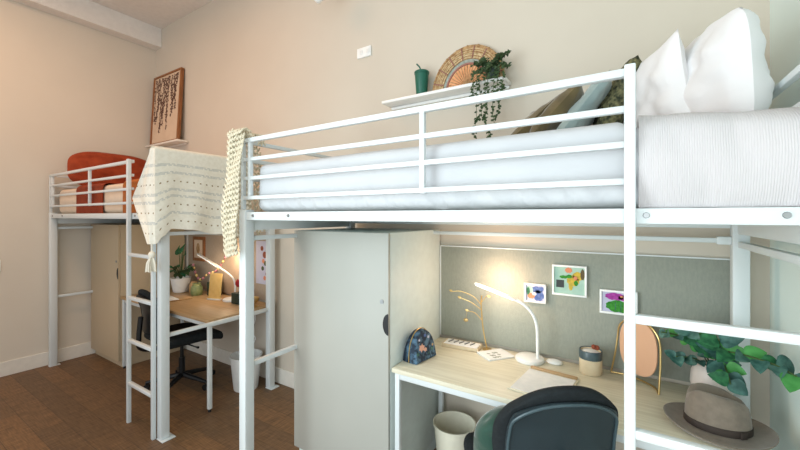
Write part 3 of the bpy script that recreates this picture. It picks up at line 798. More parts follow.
# booklet
mt = Matrix.Translation((-0.665, 2.10, DZ)) @ Matrix.Rotation(R(52), 4, 'Z')
t = thing('magazine', 'white magazine with grey printed cover lying left of the lamp', 'magazine', (-0.665, 2.10, DZ))
bm = N(); box(bm, -0.085, 0.085, -0.065, 0.065, 0, 0.008, 0.001, mtx=mt); link('pages', bm, 'paper', t)
bm = N(); box(bm, -0.086, 0.086, -0.066, 0.066, 0.0082, 0.0095, mtx=mt); link('cover', bm, ['paper'], t)
bm = N()
for k in range(9):
    x = -0.065 + 0.017 * (k % 4) + 0.008; y = -0.045 + 0.03 * (k // 3)
    ball(bm, mt @ Vector((x + 0.02, y, 0.0098)), 0.012, (1, 0.7, 0.03), 0, 10, 6)
link('cover_print', bm, 'wicker_grey', t)
# clip tray
mt = Matrix.Translation((-0.35, 1.865, DZ)) @ Matrix.Rotation(R(-6), 4, 'Z')
t = thing('clipboard', 'pale wooden clipboard holding white paper behind the chair back', 'clipboard', (-0.35, 1.865, DZ))
bm = N(); box(bm, -0.125, 0.125, -0.155, 0.155, 0, 0.007, 0.002, mtx=mt); link('board', bm, 'oak', t)
bm = N(); box(bm, -0.112, 0.115, -0.145, 0.12, 0.0072, 0.009, mtx=mt); link('paper', bm, 'paper', t)
bm = N(); box(bm, -0.11, 0.118, 0.13, 0.15, 0.007, 0.018, 0.003, mtx=mt); link('clip', bm, 'oak_warm', t)

# cup of brushes
t = thing('brush_cup', 'cream ceramic cup with dark blue rim on the desk beside the mirror', 'cup', (-0.172, 2.15, DZ))
c = (-0.172, 2.135, DZ)
bm = N(); lathe(bm, [(0, 0), (0.050, 0), (0.054, 0.006), (0.054, 0.075), (0.0545, 0.078), (0.055, 0.118), (0.052, 0.122), (0.048, 0.118), (0.048, 0.02), (0, 0.018)], c, 32, mis=[0, 0, 0, 0, 1, 1, 1, 0, 0]); link('body', bm, ['ceramic_cream', 'ceramic_dark'], t)
bm = N(); lathe(bm, [(0, 0.09), (0.047, 0.09), (0.047, 0.108), (0.03, 0.116), (0, 0.118)], c, 24); tag(link('cotton_pads', bm, 'paper'), 'white cotton filling the top of the ceramic cup', 'cotton pads')
for k, (dx, dy) in enumerate(((0.02, 0.0), (0.028, -0.014), (0.012, -0.02))):
    bm = N(); ball(bm, (c[0] + dx + 0.004, c[1] + dy, c[2] + 0.136 + 0.004 * k), 0.011, (1, 1, 1.15), 0, 10, 8)
    tag(link('dried_seed_pod', bm, 'terracotta'), 'small rust brown seed pod poking out of the ceramic cup', 'seed pod', 'seed pods in the ceramic cup')

# mirror
t = thing('table_mirror', 'arched mirror with painted peach reflection in a gold wire stand', 'mirror', (0.02, 2.13, DZ))
md = Vector((0.77, -0.635, 0)).normalized(); mc = Vector((0.035, 2.135, 0))
def mp_(u, z, off=0.0): 
    q = mc + md * u; nn = Vector((-md.y, md.x, 0)) * -1
    q = q - Vector((md.y, -md.x, 0)) * (-off); return Vector((q.x, q.y, z))
bm = N(); outl = []
for k in range(48):
    a = 2 * PI * k / 48; ca, sa = math.cos(a), math.sin(a); e = 2.5
    outl.append((0.098 * math.copysign(abs(ca) ** (2 / e), ca), 0.132 * math.copysign(abs(sa) ** (2 / e), sa)))
fr = [bm.verts.new(mp_(u, 0.902 + v, 0.004)) for u, v in outl]; bk = [bm.verts.new(mp_(u, 0.902 + v, -0.004)) for u, v in outl]
bm.faces.new(fr); bm.faces.new(bk[::-1])
for k in range(48): bm.faces.new((fr[k], bk[k], bk[(k + 1) % 48], fr[(k + 1) % 48]))
link('glass', bm, 'mirror', t)
bm = N(); pts = []
for s in (-1, 1):
    pass
arch = [mp_(-0.126, DZ + 0.004, 0.03), mp_(-0.118, 0.84, 0.01), mp_(-0.112, 0.93, 0.0)]
for k in range(1, 12):
    a = PI - PI * k / 12; arch.append(mp_(0.110 * math.cos(a), 0.945 + 0.096 * math.sin(a)))
arch += [mp_(0.112, 0.93, 0.0), mp_(0.118, 0.84, 0.01), mp_(0.126, DZ + 0.004, 0.03)]
tube(bm, smooth_pts(arch, 3), 0.0045, 8); link('arched_frame', bm, 'gold', t)
bm = N(); tube(bm, smooth_pts([mp_(-0.126, DZ + 0.005, 0.03), mp_(-0.06, DZ + 0.005, -0.02), mp_(0.06, DZ + 0.005, -0.02), mp_(0.126, DZ + 0.005, 0.03)], 5), 0.0045, 8); link('foot_bar', bm, 'gold', t)

# eucalyptus plant
t = thing('potted_eucalyptus', 'leafy green potted branch plant in white pot on nearer desk', 'plant', (0.31, 2.1, DZ))
pc = (0.31, 2.105, DZ)
bm = N(); lathe(bm, [(0, 0), (0.045, 0), (0.062, 0.02), (0.078, 0.07), (0.074, 0.12), (0.06, 0.155), (0.064, 0.165), (0.058, 0.166), (0.054, 0.155), (0.066, 0.11), (0.06, 0.03), (0, 0.02)], pc, 36); link('pot', bm, 'potpink', t)
stems = [
    [(0.31, 2.10, 0.87), (0.25, 2.06, 0.97), (0.18, 2.02, 1.02), (0.12, 2.0, 1.03)],
    [(0.31, 2.10, 0.87), (0.27, 2.03, 0.98), (0.24, 1.97, 1.05), (0.21, 1.94, 1.07)],
    [(0.31, 2.10, 0.87), (0.32, 2.02, 0.98), (0.31, 1.95, 1.03), (0.30, 1.9, 1.06)],
    [(0.31, 2.10, 0.87), (0.32, 1.99, 0.98), (0.35, 1.88, 1.02), (0.395, 1.83, 1.025), (0.44, 1.80, 1.02), (0.48, 1.76, 1.005)],
    [(0.31, 2.10, 0.87), (0.24, 2.02, 0.93), (0.17, 1.97, 0.94)],
    [(0.31, 2.10, 0.87), (0.33, 2.0, 0.93), (0.33, 1.92, 0.92), (0.33, 1.87, 0.90)]]
for si, s in enumerate(stems):
    P = smooth_pts(s, 5)
    bm = N(); tube(bm, P, 0.003, 6); st = link('stem', bm, 'stem', t)
    n = len(P)
    step = 4 if si == 3 else 3
    for k in range(4, n, step):
        d = (P[min(k + 1, n - 1)] - P[k - 1]).normalized()
        for sg in (-1, 1):
            side = d.cross(Vector((0, 0, 1))).normalized() * sg
            L = {0: 0.055, 1: 0.07, 2: 0.075, 3: 0.068, 4: 0.055, 5: 0.07}[si] * random.uniform(0.85, 1.15)
            dr = (side * 0.9 + d * random.uniform(0.1, 0.7) + Vector((0, 0, random.uniform(-0.7, 0.35)))).normalized()
            tip = P[k] + dr * L
            tip.x = min(tip.x, 0.515); tip.y = min(tip.y, 2.21)
            nn = Vector((-0.15, -1, 0.55)) + Vector((random.uniform(-.4, .4), 0, random.uniform(-.3, .3)))
            mname = random.choice(['leaf', 'leaf_dark', 'leaf_dark', 'leaf', 'leaf_bright'])
            bm = N(); leaf(bm, P[k], tip, L * random.uniform(0.72, 0.9), nn, cup=0.2, heart=True, seg=8)
            link('leaf', bm, mname, st)
# hat
t = thing('felt_hat', 'taupe felt fedora with dark band at front right of nearer desk', 'hat', (0.283, 1.845, DZ))
hc = Vector((0.283, 1.822, DZ))
hr = Matrix.Rotation(R(3), 4, 'Z')
def hat_pt(r, a, z, ax=1.0):
    return None
bm = N(); seg = 56
prof = [(0.080, 0.010), (0.10, 0.007), (0.13, 0.008), (0.155, 0.016), (0.166, 0.026), (0.167, 0.029), (0.164, 0.030), (0.150, 0.021), (0.125, 0.013), (0.10, 0.012), (0.082, 0.016)]
rings = []
for r, z in prof:
    ring = []
    for k in range(seg):
        a = 2 * PI * k / seg
        dz = (r - 0.08) / 0.087
        zz = z - 0.018 * max(0, -math.sin(a)) * dz * 0.4 + 0.006 * dz * math.cos(2 * a)
        p = hr @ Vector((r * 1.0 * math.cos(a), r * 0.9 * math.sin(a), 0)); ring.append(bm.verts.new(hc + Vector((p.x, p.y, max(0.001, zz)))))
    rings.append(ring)
for i in range(len(rings) - 1):
    for k in range(seg): bm.faces.new((rings[i][k], rings[i][(k + 1) % seg], rings[i + 1][(k + 1) % seg], rings[i + 1][k]))
link('brim', bm, 'felt', t)
bm = N(); rings = []
cp = [(0.086, 0.014), (0.087, 0.03), (0.086, 0.06), (0.083, 0.09), (0.079, 0.118), (0.073, 0.135), (0.062, 0.143), (0.045, 0.143), (0.028, 0.138), (0.012, 0.133), (0.0, 0.131)]
for r, z in cp:
    ring = []
    for k in range(seg if r > 0 else 1):
        a = 2 * PI * k / seg
        x = r * 1.14 * math.cos(a); y = r * 0.92 * math.sin(a)
        h = z / 0.143
        # teardrop crease along the length and two pinches at the front (local +x)
        if h > 0.8: 
            dd = math.exp(-(y / 0.022) ** 2) * (0.030 if x < 0.07 else 0.02)
            z2 = z - dd * max(0.0, (h - 0.8) / 0.2) ** 0.5
        else: z2 = z
        pin = math.exp(-((a - 0.75) / 0.35) ** 2) + math.exp(-((a - (2 * PI - 0.75)) / 0.35) ** 2)
        f = 1 - 0.22 * pin * max(0, h - 0.3)
        z2 -= 0.22 * x * max(0, h - 0.35) 
        p = hr @ Vector((x * f, y * f, 0)); ring.append(bm.verts.new(hc + Vector((p.x, p.y, z2 + 0.004))))
    rings.append(ring)
for i in range(len(rings) - 1):
    A, B = rings[i], rings[i + 1]
    for k in range(seg):
        if len(B) == 1: bm.faces.new((A[k], A[(k + 1) % seg], B[0]))
        else: bm.faces.new((A[k], A[(k + 1) % seg], B[(k + 1) % seg], B[k]))
link('crown', bm, 'felt', t)
bm = N(); rings = []
for r, z in ((0.0875, 0.017), (0.0895, 0.02), (0.0893, 0.042), (0.0875, 0.044)):
    rings.append([bm.verts.new(hc + Vector(((hr @ Vector((r * 1.14 * math.cos(2 * PI * k / seg), r * 0.92 * math.sin(2 * PI * k / seg), 0)))[0], (hr @ Vector((r * 1.14 * math.cos(2 * PI * k / seg), r * 0.92 * math.sin(2 * PI * k / seg), 0)))[1], z))) for k in range(seg)])
for i in range(3):
    for k in range(seg): bm.faces.new((rings[i][k], rings[i][(k + 1) % seg], rings[i + 1][(k + 1) % seg], rings[i + 1][k]))
bw_ = hc + (hr @ Vector((0.06, -0.071, 0.030)))
box(bm, -0.012, 0.012, -0.003, 0.003, -0.012, 0.012, 0.002, mtx=Matrix.Translation(bw_) @ Matrix.Rotation(R(38), 4, 'Z'))
link('hat_band', bm, 'band', t)

# cosmetic bag
t = thing('cosmetic_bag', 'domed navy floral zip bag on the desk against the wardrobe side', 'bag', (-1.035, 1.84, DZ))
bm = N(); n = 40; secs = []
bc = Vector((-1.022, 1.83, DZ)); bdir = Vector((0.15, 0.989, 0)).normalized(); bn = Vector((bdir.y, -bdir.x, 0))
offs = [(-0.046, 0.90), (-0.04, 0.97), (-0.02, 1.0), (0.02, 1.0), (0.04, 0.97), (0.046, 0.90)]
for o_, s_ in offs:
    ring = []
    for k in range(n + 1):
        a = PI * k / n
        u = 0.098 * s_ * math.cos(a); v = 0.165 * s_ * (math.sin(a) ** 0.75) 
        ring.append(bm.verts.new(bc + bdir * u + bn * o_ * (1.15 - 0.6 * v / 0.18) + Vector((0, 0, 0.002 + v + (1 - s_) * 0.03))))
    secs.append(ring)
for i in range(len(secs) - 1):
    for k in range(n): bm.faces.new((secs[i][k], secs[i + 1][k], secs[i + 1][k + 1], secs[i][k + 1]))
    bm.faces.new((secs[i][0], secs[i][n], secs[i + 1][n], secs[i + 1][0]))
bm.faces.new(secs[0]); bm.faces.new(secs[-1][::-1])
link('body', bm, 'navy', t)
bm = N(); tube(bm, [bc + bdir * 0.100 * math.cos(PI * k / 30) + bn * 0.0 + Vector((0, 0, 0.004 + 0.168 * math.sin(PI * k / 30) ** 0.75)) for k in range(31)], 0.0028, 6); link('zip', bm, 'gold', t)
for (u, v, r, mn) in ((-0.035, 0.075, 0.024, 'pinkspot'), (-0.005, 0.06, 0.014, 'pinkspot'), (0.035, 0.12, 0.010, 'lilac'), (-0.05, 0.12, 0.008, 'lilac'), (0.066, 0.07, 0.009, 'wicker_pale'), (0.02, 0.035, 0.008, 'leaf_dark'), (0.055, 0.05, 0.012, 'leaf_dark'), (-0.075, 0.05, 0.012, 'leaf_dark'), (0.005, 0.135, 0.011, 'bluep')):
    bm = N(); d = 0.046 * (1.15 - 0.6 * v / 0.18) + 0.0008; m = 14
    vs = []
    for q in range(m):
        a = 2 * PI * q / m; k = 1 + 0.3 * math.sin(q * 2.7)
        vv = v + r * 0.8 * k * math.sin(a); dd = 0.046 * (1.15 - 0.6 * vv / 0.18) + 0.001
        vs.append(bm.verts.new(bc + bdir * (u + r * k * math.cos(a)) + bn * dd + Vector((0, 0, vv + 0.002))))
    bm.faces.new(vs); link('flower_print', bm, mn, t, False)

# small framed prints on the pinboard
def small_print(x0, x1, z0, z1, label, shapes, bg):
    t = thing('framed_print', label, 'picture', ((x0 + x1) / 2, 2.225, (z0 + z1) / 2))
    f = 0.010; y0, y1 = 2.205, 2.2315
    bm = N(); box(bm, x0, x1, y0, y1, z1 - f, z1, 0.001); box(bm, x0, x1, y0, y1, z0, z0 + f, 0.001)
    box(bm, x0, x0 + f, y0, y1, z0 + f, z1 - f, 0.001); box(bm, x1 - f, x1, y0, y1, z0 + f, z1 - f, 0.001); link('frame', bm, 'white', t)
    pr = link('print', box(N(), x0 + f, x1 - f, 2.215, 2.2312, z0 + f, z1 - f), bg, t, False)
    W = x1 - x0 - 2 * f; H = z1 - z0 - 2 * f
    for (mn, blobs) in shapes:
        bm = N()
        for (u, v, ru, rv, k) in blobs:
            cx_ = x0 + f + u * W; cz_ = z0 + f + v * H
            if k == 'b': box(bm, cx_ - ru * W, cx_ + ru * W, 2.2138, 2.2149, cz_ - rv * H, cz_ + rv * H)
            else:
                m = 20; vs = [bm.verts.new((cx_ + ru * W * math.cos(2 * PI * q / m) * (1 + 0.12 * math.sin(q * 3.1)), 2.2142 - 0.0002 * k, cz_ + rv * H * math.sin(2 * PI * q / m) * (1 + 0.12 * math.cos(q * 2.3)))) for q in range(m)]
                bm.faces.new(vs)
        link('print_motif', bm, mn, pr, False)
small_print(-0.527, -0.405, 1.045, 1.155, 'smallest white framed print in blue and cream, left of the pinboard trio',
    [('bluep', [(0.68, 0.35, 0.3, 0.34, 1), (0.6, 0.72, 0.3, 0.22, 1), (0.85, 0.8, .12, .14, 2)]), ('mint', [(0.2, 0.7, 0.18, 0.25, 2)]), ('orange', [(0.28, 0.3, 0.2, 0.18, 3)]), ('leaf', [(0.12, 0.6, 0.09, 0.25, 4)]), ('paper', [(0.45, 0.45, 0.12, 0.1, 5)])], 'lilac')
small_print(-0.372, -0.196, 1.105, 1.275, 'largest white framed floral print, middle of the pinboard trio',
    [('yellow', [(0.62, 0.5, 0.2, 0.2, 1), (0.78, 0.68, 0.17, 0.16, 1), (0.55, 0.3, 0.07, 0.16, 2)]), ('orange', [(0.48, 0.88, 0.12, 0.1, 1), (0.7, 0.6, 0.06, 0.08, 4)]),
     ('charcoal', [(0.2, 0.36, 0.13, 0.14, 'b')]), ('brown', [(0.93, 0.75, 0.07, 0.2, 3)]), ('cactus', [(0.32, 0.62, 0.14, 0.06, 3), (0.72, 0.42, 0.07, 0.1, 4), (0.5, 0.65, 0.09, 0.07, 4)])], 'mint')
small_print(-0.135, 0.035, 1.035, 1.16, 'white framed print of green cactus with magenta flower, right of the pinboard trio',
    [('cactus', [(0.52, 0.3, 0.40, 0.3, 1)]), ('leaf', [(0.42, 0.3, 0.02, 0.25, 3), (0.58, 0.3, 0.02, 0.27, 3), (0.74, 0.3, 0.02, 0.25, 3)]), ('purple', [(0.40, 0.78, 0.30, 0.18, 2), (0.74, 0.74, 0.24, 0.15, 2)]), ('orange', [(0.6, 0.8, 0.05, 0.04, 4)])], 'lilac')

# ------------------------------------------------------------------ near wall shelf
t = thing('wall_shelf', 'white floating shelf on back wall above the nearer bed', 'shelf', (-1.06, 2.25, 2.36))
link('board', box(N(), -1.50, -0.615, 2.125, 2.2535, 2.352, 2.372, 0.003), 'white', t)
link('wall_rail', box(N(), -1.49, -0.625, 2.238, 2.2535, 2.334, 2.3515, 0.001), 'white', t)
SZ = 2.3725
t = thing('tumbler', 'dark green lidded tumbler with straw on white wall shelf', 'tumbler', (-1.215, 2.18, SZ))
tc = (-1.205, 2.185, SZ)
bm = N(); lathe(bm, [(0, 0), (0.034, 0), (0.037, 0.004), (0.048, 0.15), (0.0, 0.15)], tc, 28); link('cup', bm, 'tumbler', t)
bm = N(); lathe(bm, [(0.0, 0.1505), (0.051, 0.1505), (0.052, 0.162), (0.047, 0.168), (0, 0.170)], tc, 28); link('lid', bm, 'tumbler', t)
bm = N(); tube(bm, [(tc[0] - 0.002, tc[1], SZ + 0.17), (tc[0] - 0.018, tc[1], SZ + 0.205), (tc[0] - 0.035, tc[1] - 0.01, SZ + 0.225)], 0.005, 8); link('straw', bm, 'tumbler', t)

# half-round woven fan tray
t = thing('woven_fan', 'half round woven wicker fan leaning on wall above white shelf', 'wall decoration', (-0.90, 2.22, SZ))
fc = Vector((-0.885, 2.205, SZ + 0.004))
def fp(r, a, off=0.0): 
    z = r * math.sin(a); return Vector((fc.x + r * math.cos(a) * 0.98, fc.y + 0.035 * z / 0.25 - off, fc.z + z * 1.12))
def ring_band(bm, r0, r1, th, mi=0, n=48, wav=0.0):
    prev = None
    for k in range(n + 1):
        a = PI * k / n; w = wav * math.sin(k * 2.2)
        cur = [bm.verts.new(fp(r0, a, 0)), bm.verts.new(fp(r0 + 0.001, a, th)), bm.verts.new(fp(r1 - 0.001 + w, a, th)), bm.verts.new(fp(r1, a, 0))]
        if prev:
            for q in range(4): bm.faces.new((prev[q], prev[(q + 1) % 4], cur[(q + 1) % 4], cur[q])).material_index = mi
        else: bm.faces.new(cur)
        prev = cur
    bm.faces.new(prev[::-1])
bm = N(); ring_band(bm, 0.002, 0.135, 0.006); link('centre_panel', bm, 'wicker_peach', t)
for k in range(19):
    a = PI * (k + 0.5) / 19
    bm = N(); tube(bm, [fp(0.02, a, 0.008), fp(0.132, a, 0.009)], 0.0022, 5); link('radial_rib', bm, 'wicker', t)
bm = N(); ring_band(bm, 0.135, 0.147, 0.011); link('inner_ring', bm, 'wicker_mauve', t)
bm = N(); ring_band(bm, 0.147, 0.168, 0.008); link('middle_ring', bm, 'wicker_grey', t)
bm = N(); ring_band(bm, 0.168, 0.20, 0.009, wav=0.001); link('outer_weave', bm, 'wicker_pale', t)
bm = N(); ring_band(bm, 0.20, 0.243, 0.010, wav=0.001); link('outer_weave', bm, 'wicker', t)
for rr_ in (0.17, 0.186, 0.201, 0.215, 0.228):
    bm = N(); tube(bm, [fp(rr_, PI * k / 40, 0.011 + 0.0015 * (k % 2)) for k in range(41)], 0.003, 5); link('weave_strand', bm, 'wicker' if rr_ < 0.2 else 'wicker_pale', t)
bm = N(); tube(bm, [fp(0.245, PI * k / 60, 0.006) for k in range(61)], 0.008, 8)
for k in range(0, 60, 1):
    if k % 6 < 1: ball(bm, fp(0.245, PI * (k + .5) / 60, 0.006), 0.011, (1, 1, 1), 0, 8, 6)
link('rim', bm, 'wicker', t)
for k in range(8):
    a = PI * (k + 0.6) / 8.2
    bm = N(); tube(bm, [fp(0.168, a, 0.014), fp(0.243, a, 0.014)], 0.004, 5); link('binding_strip', bm, 'wicker_mauve', t)

# trailing plant on the shelf
t = thing('trailing_plant', 'small trailing green plant hanging over white wall shelf beside the fan', 'plant', (-0.70, 2.17, SZ))
bm = N(); lathe(bm, [(0, 0), (0.028, 0), (0.034, 0.006), (0.042, 0.06), (0.043, 0.066), (0.038, 0.066), (0.036, 0.055), (0.0, 0.055)], (-0.70, 2.155, SZ), 24); link('pot', bm, 'darkpot', t)
bc_ = Vector((-0.70, 2.155, SZ + 0.055))
trails = []
for k in range(18):
    a = random.uniform(0, 2 * PI); L = random.uniform(0.06, 0.13)
    e = bc_ + Vector((math.cos(a) * L, -abs(math.sin(a)) * L * 0.6, random.uniform(-0.01, 0.085)))
    trails.append(smooth_pts([bc_, (bc_ + e) / 2 + Vector((0, 0, 0.03)), e], 4))
for k in range(8):
    x = -0.80 + 0.026 * k + random.uniform(-0.01, 0.01); L = random.choice([0.12, 0.16, 0.28, 0.34, 0.14, 0.25]) if k not in (3, 5) else 0.36 - 0.05 * (k == 5)
    trails.append(smooth_pts([bc_, Vector((x, 2.10, SZ + 0.05)), Vector((x - 0.005, 2.088, SZ - 0.06)), Vector((x + random.uniform(-.02, .02), 2.09, SZ - 0.03 - L * 0.6)), Vector((x + random.uniform(-.03, .03), 2.095, SZ - L))], 5))
for P in trails:
    bm = N(); tube(bm, P, 0.0014, 5)
    for k in range(2, len(P)):
        for q in range(3):
            d = Vector((random.uniform(-1, 1), random.uniform(-0.7, 0.3), random.uniform(-0.8, 0.5))).normalized()
            leaf(bm, P[k], P[k] + d * random.uniform(0.014, 0.024), 0.013, (random.uniform(-.4, .4), -1, 0.4), mi=1, seg=4)
    link('vine', bm, ['stem', 'leaf_olive'], t)

# ------------------------------------------------------------------ far wall shelf and framed picture
t = thing('wall_shelf', 'short white wall shelf holding the framed botanical picture above the far bed', 'shelf', (-4.7, 2.25, 2.42))
link('board', box(N(), -5.10, -4.33, 2.125, 2.2535, 2.402, 2.424, 0.003), 'trim', t)
link('wall_rail', box(N(), -5.08, -4.36, 2.238, 2.2535, 2.384, 2.4015, 0.001), 'trim', t)
t = thing('framed_picture', 'tall brown framed botanical print leaning on the far wall shelf', 'picture', (-4.73, 2.2, 2.4245))
lean = Matrix.Translation((-4.735, 2.160, 2.4248)) @ Matrix.Rotation(R(-3.2), 4, 'X')
W_, H_ = 0.66, 0.86; f = 0.022
bm = N()
for (a, b, c, d) in ((-W_ / 2, W_ / 2, 0, f), (-W_ / 2, W_ / 2, H_ - f, H_), (-W_ / 2, -W_ / 2 + f, f, H_ - f), (W_ / 2 - f, W_ / 2, f, H_ - f)): box(bm, a, b, 0, 0.038, c, d, 0.002, mtx=lean)
link('frame', bm, 'frame_wood', t)
pr_ = link('print', box(N(), -W_ / 2 + f, W_ / 2 - f, 0.012, 0.036, f, H_ - f, mtx=lean), 'cream_print', t, False)
bm = N()
random.seed(3)
for k in range(13):
    x = -0.26 + 0.042 * k; z = H_ - 0.05; L = random.uniform(0.45, 0.74) * (1.0 if k < 9 else 0.7); P = []
    m = 22
    for q in range(m): 
        x += random.uniform(-0.012, 0.010); P.append(Vector((max(-0.28, min(0.27, x)), 0.0106, z - L * q / m)))
    tube(bm, [lean @ p for p in P], 0.0016, 4)
    for p in P:
        for e in range(3):
            d = Vector((random.uniform(-1, 1), 0, random.uniform(-1, 0.4))).normalized() * random.uniform(0.018, 0.036)
            tipp = p + d; tipp.x = max(-0.3, min(0.3, tipp.x))
            if random.random() < 0.75: leaf(bm, lean @ p, lean @ tipp, 0.014, (0, -1, 0), seg=4, cup=0)
link('botanical_drawing', bm, 'ink', pr_)

# ------------------------------------------------------------------ far desk items
random.seed(11)
desk_lamp((-3.26, 2.10, DZ), [(-3.215, 2.10, DZ + 0.02), (-3.20, 2.10, 0.85), (-3.225, 2.10, 0.94), (-3.33, 2.10, 0.995), (-3.47, 2.10, 1.035)],
          (-3.45, 2.10, 1.03), (-3.83, 2.09, 1.15), 'white LED desk lamp glowing on the far desk')
t = thing('potted_plant', 'dark leafy houseplant in white pot on the far desk', 'plant', (-4.10, 2.03, DZ))
pc = (-4.10, 2.05, DZ)
bm = N(); lathe(bm, [(0, 0), (0.065, 0), (0.072, 0.005), (0.098, 0.15), (0.10, 0.155), (0.092, 0.155), (0.088, 0.13), (0, 0.13)], pc, 30); link('pot', bm, 'white', t)
for k in range(20):
    a = 2 * PI * k / 20 + random.uniform(-.2, .2); L = random.uniform(0.13, 0.26); h = random.uniform(0.03, 0.14)
    b = Vector((pc[0], pc[1], DZ + 0.13)); e = b + Vector((math.cos(a) * L, math.sin(a) * L * 0.55, h + 0.02))
    e.y = min(e.y, 2.2); e.x = max(e.x, -4.36)
    m_ = b.lerp(e, 0.4) + Vector((0, 0, 0.07))
    bm = N(); tube(bm, [b, m_], 0.003, 5); st = link('stem', bm, 'stem', t)
    bm = N(); leaf(bm, m_, e, 0.055, (0, -0.3, 1), cup=0.3, seg=7); link('leaf', bm, 'leaf_olive' if k % 3 else 'leaf', st)
for k in range(5):
    a = random.uniform(0, 2 * PI); b = Vector((pc[0], pc[1], DZ + 0.13)); e = b + Vector((0.05 * math.cos(a), 0.02 * math.sin(a), 0.27 + 0.02 * k))
    bm = N(); tube(bm, [b, e], 0.003, 5); st = link('stem', bm, 'stem', t)
    bm = N(); leaf(bm, e, e + Vector((0.09 * math.cos(a + k), -0.02, 0.01)), 0.08, (0, -1, 0.6), heart=True); link('leaf', bm, 'leaf', st)
mt = Matrix.Translation((-3.80, 1.86, DZ)) @ Matrix.Rotation(R(-8), 4, 'Z')
t = thing('notebook', 'pale notebook lying on the far desk in front of plant pot', 'notebook', (-3.80, 1.86, DZ))
bm = N(); box(bm, -0.17, 0.13, -0.10, 0.10, 0, 0.012, 0.002, mtx=mt); link('cover', bm, 'oak_warm', t)
bm = N(); box(bm, -0.165, 0.134, -0.097, -0.02, 0.0125, 0.018, 0.001, mtx=mt); link('pages', bm, 'paper', t)
bm = N(); lathe(bm, [(0, 0), (0.04, 0), (0.045, 0.01), (0.045, 0.09), (0.03, 0.11), (0.03, 0.12), (0, 0.12)], (-3.93, 2.10, DZ), 24)
tag(link('jar', bm, 'amber'), 'amber jar on the far desk right beside the plant pot', 'jar')
bm = N(); lathe(bm, [(0, 0), (0.05, 0), (0.058, 0.02), (0.055, 0.08), (0.04, 0.10), (0.042, 0.12), (0, 0.12)], (-3.80, 2.06, DZ), 24)
tag(link('jar', bm, 'glassy'), 'mottled green jar on the far desk between amber jar and dark tin', 'jar')
t = thing('tin_box', 'dark square tin with white top on the far desk', 'tin', (-3.63, 2.15, DZ))
link('box', box(N(), -3.685, -3.575, 2.10, 2.20, DZ, DZ + 0.14, 0.004), 'darkpot', t)
bm = N(); lathe(bm, [(0, 0), (0.045, 0), (0.05, 0.01), (0.045, 0.05), (0, 0.055)], (-3.63, 2.15, DZ + 0.1405), 20); link('lid', bm, 'white', t)
t = thing('card_stand', 'upright yellow card in front of the far desk lamp', 'card', (-3.46, 2.05, DZ))
link('card', box(N(), -0.07, 0.07, -0.003, 0.003, 0.004, 0.255, 0.001, mtx=Matrix.Translation((-3.43, 2.03, DZ)) @ Matrix.Rotation(R(18), 4, 'Z') @ Matrix.Rotation(R(-6), 4, 'X')), 'cardy', t)
link('holder', box(N(), -0.075, 0.075, -0.016, 0.016, 0.0, 0.012, 0.002, mtx=Matrix.Translation((-3.43, 2.03, DZ)) @ Matrix.Rotation(R(18), 4, 'Z')), 'white', t)
# beaded garland curving from jar over to lamp
P = smooth_pts([(-4.00, 2.13, 1.02), (-3.93, 2.12, 0.93), (-3.84, 2.12, 0.875), (-3.72, 2.13, 0.945), (-3.60, 2.15, 0.985), (-3.50, 2.15, 1.07), (-3.42, 2.16, 1.18), (-3.37, 2.17, 1.28)], 5)
t = thing('bead_garland', 'pink and mustard bead garland strung up the pinboard over far desk', 'garland', (-3.6, 2.2, 0.88))
bm = N(); tube(bm, P, 0.004, 5); link('cord', bm, 'terracotta', t)
for k, p in enumerate(P):
    if k % 2 == 0:
        bm = N(); ball(bm, p, 0.0145, (1, 1, 1), 0, 10, 8); link('bead', bm, 'beadp' if k % 4 == 0 else 'beadm', t)
bm = N(); ball(bm, P[-1] + Vector((0.01, 0, 0.02)), 0.035, (1, 0.6, 1), 0, 12, 8); link('pompom', bm, 'band', t)
# red flower pot
t = thing('flower_pot', 'single red flower in dark green tin at right of far desk', 'flower pot', (-3.13, 2.1, DZ))
link('tin', box(N(), -3.155, -3.035, 2.03, 2.15, DZ, DZ + 0.10, 0.004), 'darkpot', t)
bm = N(); tube(bm, [(-3.10, 2.09, DZ + 0.1), (-3.11, 2.08, DZ + 0.16)], 0.003, 5); link('stem', bm, 'stem', t)
bm = N()
for k in range(14):
    a = 2 * PI * k / 7; r = 0.02 if k < 7 else 0.01
    ball(bm, (-3.115 + r * math.cos(a), 2.075 - (0.008 if k >= 7 else 0), DZ + 0.185 + r * math.sin(a)), 0.019, (1, 0.6, 1), 0, 8, 6)
link('petals', bm, 'red', t)
t = thing('brass_ornament', 'small brass bowl ornament at right end of far desk', 'ornament', (-2.9, 2.08, DZ))
bm = N(); lathe(bm, [(0, 0), (0.05, 0), (0.055, 0.005), (0.02, 0.02), (0.05, 0.05), (0.06, 0.08), (0.055, 0.08), (0.045, 0.055), (0, 0.03)], (-2.88, 2.06, DZ), 24); link('bowl', bm, 'gold', t)
bm = N(); tube(bm, smooth_pts([(-2.88, 2.06, DZ + 0.03), (-2.885, 2.06, DZ + 0.14), (-2.87, 2.06, DZ + 0.2)]), 0.004, 6); ball(bm, (-2.87, 2.06, DZ + 0.21), 0.012); link('spire', bm, 'gold', t)
